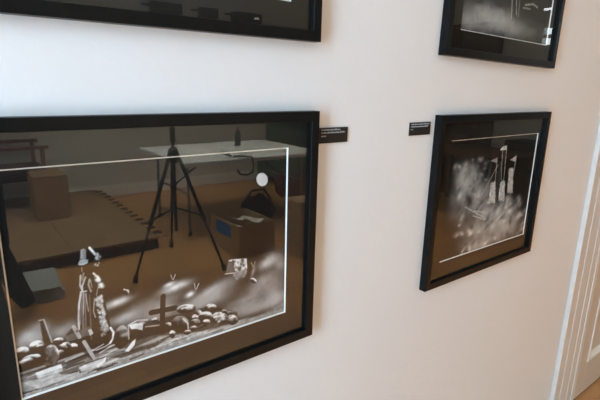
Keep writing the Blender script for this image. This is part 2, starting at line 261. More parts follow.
ART_GRAVEYARD = [["e",465.1,69.9,45.1,16.8,23.6,-35.6,0.44,0.8,1.0],["e",447.2,122.8,21.0,10.0,9.1,-12.3,0.94,0.92,1.0],["e",433.0,84.7,39.4,15.2,9.8,-15.0,0.62,0.69,1.0],["e",465.6,35.7,45.9,6.5,8.9,-19.1,0.69,0.69,1.0],["e",392.9,56.1,56.0,14.8,8.0,-15.4,0.62,0.69,1.0],["e",423.5,29.6,58.2,4.9,5.5,-14.1,0.62,0.69,1.0],["e",372.2,35.9,42.5,2.2,4.5,-13.6,0.44,0.69,1.0],["e",323.1,90.0,45.9,16.7,7.1,-13.1,0.94,1,1.0],["e",308.4,79.7,44.9,8.2,4.9,-12.5,0.5,0.69,1.0],["e",250.9,119.1,34.9,5.3,3.1,-9.8,0.98,1,1.0],["e",235.3,100.2,59.1,5.9,3.2,-11.8,0.38,0.69,1.0],["e",150.2,118.5,25.7,4.2,2.2,-8.2,0.94,0.98,1.0],["e",164.6,88.6,33.7,7.0,3.2,-10.3,0.69,0.92,1.0],["e",127.1,85.6,20.3,4.3,2.1,-7.3,0.5,0.69,1.0],["e",348.7,97.7,41.3,12.2,7.3,-14.5,0.38,0.69,1.0],["e",285.9,73.9,57.7,-1.0,3.1,-14.6,0.44,0.69,1.0],["e",202.9,99.8,50.3,3.1,3.1,-13.5,0.38,0.69,1.0],["e",35.7,92.9,28.3,3.1,2.7,-15.3,0.53,0.8,1.0],["e",6.4,91.3,19.9,-0.1,1.4,-15.0,0.5,0.69,1.0],["e",70.3,89.9,18.0,6.2,4.0,-11.9,0.38,0.57,1.0],["e",482.1,117.2,15.3,-3.4,0.5,-26.7,0.38,0.57,1.0],["e",184.5,82.5,36.5,-0.4,1.7,-9.6,0.5,0.57,1.0],["p",[-1.8,38.6,27.5,37.3,77.2,35.8,123.5,37.1,164.7,37.6,217.5,37.1,274.4,26.3,347.3,11.0,428.5,10.1,489.1,22.2,495.0,-7.8,2.1,0.4],0.4,0.85,7.45],["p",[-0.3,27.7,54.5,26.6,130.5,23.2,198.7,23.7,274.1,18.1,381.1,11.3,489.3,8.0,495.0,-10.2,1.9,-1.3],0.5,0.8,3.75],["s",[1.3,42.5,56.1,43.9,116.3,47.1],3.92,0.55,0.85],["s",[64.5,40.7,100.7,45.4,144.9,42.6],3.32,0.7,0.85],["s",[107.1,28.2,164.3,31.9,217.4,35.1],3.92,0.65,0.85],["s",[90.3,12.4,163.2,14.9,225.9,20.2],3.22,0.7,0.85],["s",[122.1,18.8,198.6,21.8],2.5,0.15,0.85],["s",[163.7,22.5,235.5,25.0],4.66,0.12,0.85],["s",[53.5,16.1,106.2,17.4],2.29,0.2,0.85],["s",[135.0,40.5,173.5,42.2],3.52,0.15,0.85],["s",[12.9,27.4,54.7,28.3,83.7,24.2],1.88,0.25,0.85],["s",[225.8,16.2,294.2,15.6,381.1,11.3],3.11,0.65,0.85],["s",[3.4,62.2,30.0,62.4],3.7,0.6,0.85],["k",[198.6,21.8,254.6,22.6,369.6,10.5,381.1,11.3,273.7,7.8,198.0,10.1],180,1.83,0.75],["k",[11.7,15.6,114.4,21.7,198.6,21.8,198.0,10.1,52.6,5.6,10.3,2.1],200,1.33,0.7],["s",[28.0,19.5,39.4,21.9,50.8,22.9],3.26,0.7,0.75],["s",[30.0,38.7,41.4,39.6,53.0,40.6],2.62,0.06,0.75],["s",[70.2,9.3,84.2,9.0,98.7,8.9],3.14,0.62,0.75],["s",[347.7,6.7,364.8,7.5,382.3,7.5],3.56,0.7,0.75],["s",[58.6,30.1,73.3,32.1,88.5,34.0],1.93,0.06,0.75],["s",[315.0,12.7,324.8,13.4,334.7,12.5],4.48,0.06,0.75],["s",[58.0,6.6,65.4,7.1,72.8,7.5],3.39,0.7,0.75],["s",[98.0,7.2,105.3,6.6,112.6,5.8],3.05,0.85,0.75],["s",[2.7,7.4,16.0,7.9,29.5,7.5],1.82,0.1,0.75],["s",[37.4,6.6,51.5,7.8,65.8,7.5],2.86,0.06,0.75],["s",[47.2,8.4,58.8,8.6,70.3,6.8],3.04,0.7,0.75],["s",[19.4,7.4,27.2,7.2,35.1,6.9],3.08,0.1,0.75],["s",[58.2,15.0,66.0,13.4,74.0,13.6],2.09,0.62,0.75],["s",[92.8,28.1,98.7,29.1,104.6,29.7],1.83,0.3,0.75],["s",[286.5,21.7,302.1,21.1,318.0,21.6],3.95,0.7,0.75],["s",[39.7,25.5,46.1,25.3,52.7,26.2],3.28,0.62,0.75],["s",[252.0,4.3,264.1,4.2,276.5,6.5],2.01,0.62,0.75],["s",[95.7,7.3,111.4,7.9,127.4,7.0],2.56,0.1,0.75],["s",[17.6,24.8,24.9,26.7,32.2,27.0],2.44,0.1,0.75],["s",[92.3,23.7,101.9,25.3,111.5,26.0],2.34,0.7,0.75],["s",[323.4,5.9,332.3,4.8,341.4,6.0],4.53,0.3,0.75],["s",[10.4,32.6,22.2,34.2,34.2,35.8],1.36,0.85,0.75],["s",[264.1,22.0,283.0,22.2,302.5,21.2],3.87,0.3,0.75],["s",[31.5,16.3,41.7,17.0,52.1,18.1],2.5,0.1,0.75],["s",[65.1,25.1,74.2,25.3,83.4,24.7],3.07,0.7,0.75],["s",[169.8,22.3,182.6,22.3,195.8,24.6],1.65,0.3,0.75],["s",[95.8,20.8,101.6,20.8,107.5,22.1],3.18,0.1,0.75],["s",[315.5,21.1,327.7,21.5,340.1,21.1],3.84,0.7,0.75],["s",[105.0,9.3,120.9,8.5,137.3,8.7],2.75,0.06,0.75],["s",[137.4,20.7,143.9,20.2,150.5,21.0],3.16,0.85,0.75],["s",[263.1,13.1,283.3,14.3,304.2,17.4],2.66,0.62,0.75],["s",[195.5,16.4,207.6,16.7,219.9,15.2],3.21,0.06,0.75],["s",[120.1,18.6,131.8,19.9,143.8,21.3],3.47,0.3,0.75],["s",[-5.5,9.1,3.6,9.2,12.8,7.4],3.29,0.1,0.75],["s",[163.7,6.7,175.2,7.2,187.0,8.7],2.93,0.06,0.75],["s",[66.3,33.6,80.0,34.7,94.0,35.3],2.92,0.1,0.75],["s",[349.4,4.7,359.9,5.1,370.5,5.6],1.99,0.85,0.75],["s",[53.8,16.5,67.0,17.6,80.4,16.7],1.45,0.06,0.75],["s",[129.2,30.9,146.1,31.2,163.6,33.3],3.68,0.1,0.75],["s",[249.8,12.2,258.9,13.3,268.0,12.4],3.39,0.3,0.75],["s",[272.6,26.0,286.4,26.6,300.5,29.2],4.08,0.85,0.75],["s",[186.9,21.8,198.2,23.4,209.6,24.1],3.35,0.62,0.75],["s",[90.9,26.1,102.0,25.7,113.5,27.2],1.67,0.1,0.75],["s",[40.2,37.8,50.5,39.4,60.8,39.7],2.5,0.3,0.75],["s",[119.8,8.1,125.8,8.2,131.9,8.7],2.6,0.7,0.75],["s",[312.1,25.5,332.3,26.2,353.0,27.0],2.99,0.62,0.75],["s",[110.6,5.4,126.0,7.7,141.6,7.9],2.6,0.1,0.75],["s",[125.4,13.1,139.4,15.6,153.4,16.0],2.8,0.85,0.75],["s",[163.3,30.8,174.6,31.7,186.1,30.3],1.45,0.85,0.75],["s",[61.7,7.3,68.4,8.0,75.0,8.0],2.59,0.7,0.75],["s",[310.6,11.1,321.0,12.4,331.4,11.2],2.76,0.1,0.75],["s",[109.5,6.9,121.7,6.3,134.1,6.8],3.62,0.1,0.75],["s",[101.2,23.9,111.9,24.2,122.8,26.1],3.04,0.1,0.75],["s",[282.7,26.2,291.8,28.2,301.0,28.6],2.87,0.62,0.75],["s",[221.0,15.1,234.8,15.8,248.8,14.4],3.31,0.06,0.75],["s",[64.5,27.9,77.3,29.1,90.3,29.5],3.24,0.06,0.75],["s",[75.7,5.8,83.8,6.2,92.2,8.0],1.65,0.62,0.75],["s",[53.1,13.1,64.7,14.3,76.5,14.9],1.45,0.62,0.75],["s",[114.0,7.1,122.3,7.0,130.6,5.9],2.07,0.1,0.75],["s",[305.4,9.9,318.7,8.9,332.3,9.3],3.61,0.85,0.75],["s",[40.6,10.8,53.7,9.7,67.1,10.2],3.02,0.62,0.75],["s",[30.1,36.7,42.2,36.7,54.6,37.4],2.01,0.3,0.75],["s",[96.8,22.3,107.8,21.3,119.1,22.1],3.37,0.7,0.75],["s",[108.6,35.5,118.8,36.2,129.0,35.1],2.37,0.3,0.75],["s",[152.0,26.7,169.2,28.4,186.8,30.7],3.06,0.1,0.75],["s",[275.0,14.5,296.8,16.4,319.2,18.5],2.69,0.06,0.75],["s",[203.5,19.3,216.9,20.2,230.6,21.2],2.48,0.62,0.75],["s",[139.5,17.0,148.5,16.7,157.8,18.6],2.12,0.62,0.75],["s",[289.8,15.0,312.3,16.0,335.5,19.3],4.0,0.85,0.75],["s",[230.8,23.0,243.8,23.7,257.1,23.1],1.57,0.7,0.75],["s",[211.2,14.4,230.3,15.1,250.0,17.4],4.26,0.85,0.75],["s",[346.3,5.7,356.9,6.8,367.5,7.2],2.21,0.62,0.75],["s",[29.8,6.1,44.6,6.7,59.9,7.9],2.21,0.3,0.75],["s",[269.4,10.7,284.6,12.8,300.0,13.9],2.25,0.85,0.75],["s",[83.6,13.3,95.6,14.5,107.8,14.9],3.34,0.06,0.75],["e",469.4,120.0,19.4,5.6,15.4,-26.3,0.62,0.69,1.0],["e",468.1,39.6,22.0,5.4,13.1,-23.4,0.62,0.8,1.0],["e",404.5,39.6,55.5,8.3,6.9,-16.0,0.56,0.69,1.0],["e",20.2,98.2,20.0,2.3,2.5,-15.0,0.69,0.92,1.0],["e",63.4,92.2,15.8,3.6,3.1,-12.0,0.56,0.8,1.0],["e",78.1,96.1,13.0,4.5,4.6,-13.6,0.44,0.69,1.0],["e",112.9,102.7,19.8,4.4,3.0,-10.6,0.38,0.57,1.0],["e",201.1,67.8,51.3,-1.1,2.8,-15.8,0.56,0.8,1.0],["e",225.3,83.7,28.2,-0.3,3.0,-15.9,0.69,0.8,1.0],["e",320.7,76.3,59.0,4.7,6.0,-19.1,0.62,0.69,1.0],["e",34.7,110.1,17.9,2.2,2.3,-13.4,0.47,0.69,1.0],["p",[121.8,35.8,199.5,39.2,251.2,33.9,216.9,25.3,160.5,25.6],0.6,0.85,2.76],["p",[130.5,23.2,198.7,23.7,231.7,22.3,212.8,16.7,149.6,14.2],0.04,0.8,2.2],["p",[54.3,24.8,102.2,26.4,83.0,15.3,56.2,13.3],0.05,0.6,1.95],["p",[266.2,18.7,325.7,15.9,404.4,12.9,358.3,7.5,285.9,10.0],0.7,0.7,3.21],["p",[2.2,26.6,40.0,23.4,76.9,14.1,24.4,6.7],0.75,0.6,2.32],["p",[98.8,202.4,121.1,207.5,122.2,183.6,129.3,156.1,130.4,129.5,137.3,73.2,137.0,45.4,115.8,39.9,85.5,63.5,89.9,115.0,97.5,152.4,96.6,176.3],0.012,0.9,2.41],["p",[99.7,205.5,101.7,220.6,106.2,222.2,109.5,219.0,108.3,204.4],0.42,1,1.22],["p",[100.6,206.9,104.8,206.0,104.6,220.8,102.4,220.5],0.65,0.6,0.92],["p",[96.4,199.6,99.7,204.7,104.8,205.2,111.5,202.1,110.0,197.4,103.9,194.9,98.2,195.9],0.6,1,1.84],["s",[96.9,197.8,104.0,196.2,110.0,198.2],1.38,0.85,0.7],["s",[114.9,221.6,122.0,209.3],3.57,0.95,1],["k",[122.8,210.5,130.2,208.9,129.5,198.9,124.1,188.3,119.4,186.0,120.3,197.6],16,1.74,0.8],["s",[117.3,178.0,122.8,170.7,125.3,164.1],2.87,0.95,1],["k",[117.3,178.0,124.3,171.2,129.3,156.1,131.9,150.2,122.7,150.9,120.7,163.5],26,2.09,0.95],["s",[100.8,192.0,100.9,185.3],1.54,0.35,0.95],["s",[98.3,179.2,96.2,162.9,98.9,152.0],2.64,0.7,0.95],["s",[105.1,174.2,98.9,160.5,98.9,152.0],2.65,0.75,0.95],["s",[102.8,181.5,100.4,170.3],3.1,0.4,0.95],["s",[110.7,169.4,108.5,161.4,111.2,148.7],2.84,0.5,0.95],["s",[112.0,167.4,113.2,155.1],1.58,0.45,0.95],["s",[96.0,152.0,104.7,150.8],1.88,0.8,0.95],["s",[121.1,149.6,118.8,139.7],1.61,0.4,0.95],["s",[96.6,150.9,92.1,131.6,89.5,109.9,88.5,89.2],2.99,0.75,0.95],["s",[101.5,147.9,96.8,118.1,94.3,78.4],3.5,0.3,0.95],["s",[108.5,142.6,106.7,101.1,105.4,65.6],2.59,0.2,0.95],["s",[98.6,148.7,94.2,122.4,91.4,97.0],1.42,0.4,0.95],["s",[100.2,150.0,97.1,112.8],1.58,0.55,0.95],["s",[104.4,147.1,100.7,120.4,98.6,85.8],1.44,0.4,0.95],["s",[102.9,147.5,104.8,115.7],1.43,0.55,0.95],["s",[115.5,135.4,112.2,113.5,114.4,102.2],1.62,0.55,0.95],["k",[117.1,136.7,126.4,138.5,127.8,116.0,130.6,90.0,132.5,72.9,124.8,75.5,119.3,106.1],120,1.82,0.85],["k",[120.4,100.4,130.6,90.0,132.0,65.7,120.8,64.0],35,1.51,0.6],["s",[136.0,76.4,140.1,66.7,138.5,56.1,133.2,48.6],3.42,0.95,1],["s",[111.4,43.3,125.7,45.6,135.7,49.6],1.87,0.75,0.9],["s",[115.5,36.3,131.8,41.6,141.7,43.7],1.88,0.75,0.9],["s",[121.3,28.5,144.4,35.2],1.9,0.75,0.9],["s",[103.7,44.3,122.9,50.3],1.84,0.75,0.9],["p",[35.7,119.8,42.4,119.4,49.5,79.6,47.6,73.3,37.0,78.8],0.03,0.95,1.2],["s",[41.4,120.5,44.7,101.8,48.6,79.9],2.25,0.6,1],["s",[35.1,121.1,41.8,120.9],1.77,0.5,1],["s",[46.9,109.5,47.4,94.0],2.11,0.3,1],["p",[68.5,85.3,79.5,95.6,109.0,33.1,102.4,28.2],0.03,0.8,1.94],["p",[68.8,72.9,68.3,83.6,104.2,89.4,107.6,73.9],0.24,0.85,1.92],["s",[81.0,96.0,88.0,75.1],5.72,0.62,1],["s",[93.9,65.0,105.8,32.4],5.6,0.6,1],["p",[101.4,83.1,106.1,84.3,109.2,75.2,103.6,72.5],0.72,1,0.98],["s",[84.7,87.8,85.4,85.6],2.23,0.1,1],["p",[82.1,23.0,109.9,24.4,125.0,25.3,118.5,12.6,85.8,13.2],0.75,1,1.18],["p",[109.2,16.2,125.1,26.2,123.7,18.2,111.2,10.7],1.0,1,1.02],["s",[83.4,19.8,107.9,19.5],2.0,0.85,1],["r",7.6,77.5,9.9,1.0,1.3,-8.4,0.8,1,0.15],["r",27.7,80.4,10.2,1.0,1.6,-9.4,0.85,1,0.15],["r",16.5,62.3,11.3,1.0,1.1,-6.8,0.6,1,0.15],["r",58.0,80.1,6.9,-0.9,0.2,-4.4,0.8,1,0.15],["r",66.9,68.2,6.9,-0.2,0.6,-5.3,0.8,1,0.15],["r",78.1,62.5,5.7,-2.0,-0.5,-5.2,0.85,1,0.15],["r",62.4,66.3,6.9,-2.5,-0.5,-5.1,0.6,1,0.15],["r",24.6,62.7,6.5,-0.2,0.5,-5.2,0.75,1,0.15],["r",10.9,59.3,9.8,2.0,1.1,-5.1,0.55,1,0.15],["r",57.4,57.6,6.7,0.5,1.0,-5.3,0.5,1,0.15],["r",45.3,56.7,10.5,-5.9,-4.0,-18.5,0.55,1,0.15],["k",[39.0,71.2,50.3,72.4,55.7,54.7,48.4,37.9,36.4,44.3],60,1.69,0.25],["p",[21.2,36.3,44.2,37.8,57.7,37.9,59.2,31.0,24.0,29.9],1.0,1,0.93],["p",[21.6,33.5,23.6,25.7,58.7,24.9,59.2,31.0,24.1,30.7],0.72,1,0.93],["p",[144.8,40.7,161.6,69.0,201.2,69.7,256.3,64.5,322.5,63.3,376.7,32.4,378.8,9.8,300.4,15.6,217.3,33.2,163.8,24.4],0.035,0.75,3.89],["r",152.3,53.3,11.8,-6.5,-4.8,-20.6,0.4,1,0.15],["r",186.9,64.6,8.4,-0.2,1.2,-6.8,0.5,1,0.15],["p",[165.1,71.6,177.0,71.6,190.6,68.3,188.1,54.7,178.0,60.8,169.6,62.6],0.85,1,1.43],["s",[165.1,71.6,180.7,76.1,197.8,71.7],2.5,0.75,1],["s",[165.0,69.8,164.3,45.4],2.12,0.6,1],["p",[156.3,25.2,169.9,39.6,176.1,42.3,172.8,30.9,162.0,22.2],0.92,1,1.44],["r",213.5,65.9,8.9,-1.9,0.2,-6.8,0.6,1,0.15],["p",[193.5,58.7,222.0,53.4,223.1,39.2,194.4,42.9],0.05,0.9,1.49],["s",[193.6,59.6,223.9,53.8],2.23,0.6,1],["s",[227.9,108.0,222.4,39.4],9.75,0.03,1],["s",[205.5,83.2,248.9,79.5],10.11,0.03,1],["r",234.8,49.3,7.4,-2.4,-0.3,-5.9,0.6,1,0.15],["r",241.4,29.1,5.6,-1.9,-0.3,-8.0,0.75,1,0.15],["r",257.4,44.1,17.2,-5.5,-0.7,-17.0,0.33,1,0.15],["s",[263.5,53.3,271.9,41.5,272.5,31.0],2.59,0.8,1],["r",270.1,71.4,19.2,-2.9,0.9,-9.4,0.7,1,0.15],["r",287.1,47.0,8.0,-2.5,-0.3,-8.2,0.6,1,0.15],["r",294.4,56.1,6.5,-4.4,-2.2,-5.1,0.65,1,0.15],["r",318.2,59.3,13.4,-1.6,1.2,-8.6,0.7,1,0.15],["r",307.5,45.9,14.2,-1.8,1.3,-9.2,0.8,1,0.15],["r",286.8,38.8,9.9,-1.3,1.0,-7.4,0.65,1,0.15],["r",309.2,32.8,8.3,-1.9,0.3,-5.5,0.85,1,0.15],["r",354.3,38.0,15.4,-4.1,0.1,-4.3,0.5,1,0.15],["r",336.8,32.7,17.1,-3.8,0.9,-13.0,0.7,1,0.15],["r",365.2,19.5,12.6,-3.9,-0.1,-11.3,0.75,1,0.15],["r",282.4,27.8,7.8,-0.4,1.1,-5.4,0.7,1,0.15],["r",270.3,23.5,7.6,-0.4,1.1,-5.3,0.6,1,0.15],["r",347.8,43.2,6.5,-1.9,-0.1,-4.3,0.6,1,0.15],["k",[324.2,44.0,345.6,39.6,351.9,24.8,332.3,24.5],30,2.14,0.85],["s",[-0.1,80.6,2.8,80.9,5.5,80.1],2.16,0.97,0.9],["s",[23.8,83.8,26.7,84.1,29.6,83.3],2.22,0.97,0.9],["s",[28.8,80.3,31.8,80.6,34.7,79.8],2.24,0.97,0.9],["s",[52.3,82.4,55.4,82.7,58.5,81.9],2.31,0.97,0.9],["s",[61.1,70.6,64.3,70.9,67.4,70.0],2.34,0.97,0.9],["s",[76.4,63.5,79.6,63.7,82.8,62.8],2.4,0.97,0.9],["s",[206.2,69.5,210.1,69.8,214.0,68.8],2.77,0.97,0.9],["s",[271.7,74.4,276.1,74.7,280.4,73.7],2.97,0.97,0.9],["s",[262.0,74.2,266.3,74.6,270.5,73.5],2.94,0.97,0.9],["s",[315.8,62.5,320.4,62.9,325.0,61.7],3.12,0.97,0.9],["s",[301.0,51.4,305.5,51.7,310.1,50.5],3.09,0.97,0.9],["s",[336.4,36.4,341.2,36.7,345.9,35.4],3.22,0.97,0.9],["s",[325.7,37.6,330.4,37.8,335.1,36.6],3.19,0.97,0.9],["s",[360.4,25.8,365.3,26.0,370.2,24.7],3.31,0.97,0.9],["s",[304.7,35.7,309.3,35.9,313.8,34.7],3.12,0.97,0.9],["s",[237.4,32.8,241.6,33.0,245.7,31.9],2.92,0.97,0.9],["s",[282.8,50.8,287.2,51.1,291.6,49.9],3.03,0.97,0.9],["s",[179.8,67.3,183.6,67.6,187.4,66.6],2.7,0.97,0.9],["r",165.8,132.3,3.5,-3.3,-2.7,-4.0,1,1,0.15],["r",162.8,136.7,2.4,-0.6,-0.2,-2.7,1,1,0.15],["e",240.2,127.6,11.8,2.6,1.8,-5.0,0.98,1,1.0],["s",[246.1,135.7,243.7,144.8],1.67,0.5,1],["s",[247.9,135.2,252.0,143.8],1.68,0.6,1],["e",277.9,98.2,10.3,3.2,2.7,-5.9,0.98,1,1.0],["s",[288.9,105.2,287.4,117.5],1.97,0.5,1],["s",[290.9,104.7,296.2,115.2],1.99,0.6,1],["r",413.9,91.7,7.7,-5.2,-2.4,-4.1,0.95,1,0.15],["e",413.9,111.1,4.5,-2.2,-4.8,-15.4,0.5,0.8,1.0],["s",[409.2,131.3,413.9,119.6,418.5,131.3],2.0,0.4,1],["p",[358.1,146.8,366.7,147.3,398.9,142.0,400.0,120.7,377.4,118.7,370.8,123.4],0.88,1,1.07],["p",[358.1,145.8,368.9,142.4,373.0,119.7,352.3,121.6],0.22,1,1.27],["k",[362.4,145.9,395.5,140.6,397.7,121.3,377.4,119.7],22,2.58,0.15],["s",[351.2,120.8,375.2,117.8],2.12,0.8,1],["k",[370.7,115.1,397.7,123.4,397.7,108.6,372.8,104.1],40,2.82,0.6],["p",[375.2,117.1,395.4,117.6,395.4,104.9,372.8,104.1],0.35,0.6,2.17],["e",434.0,296.6,12.6,0.6,2.7,-13.2,0.8,1,0.12]]
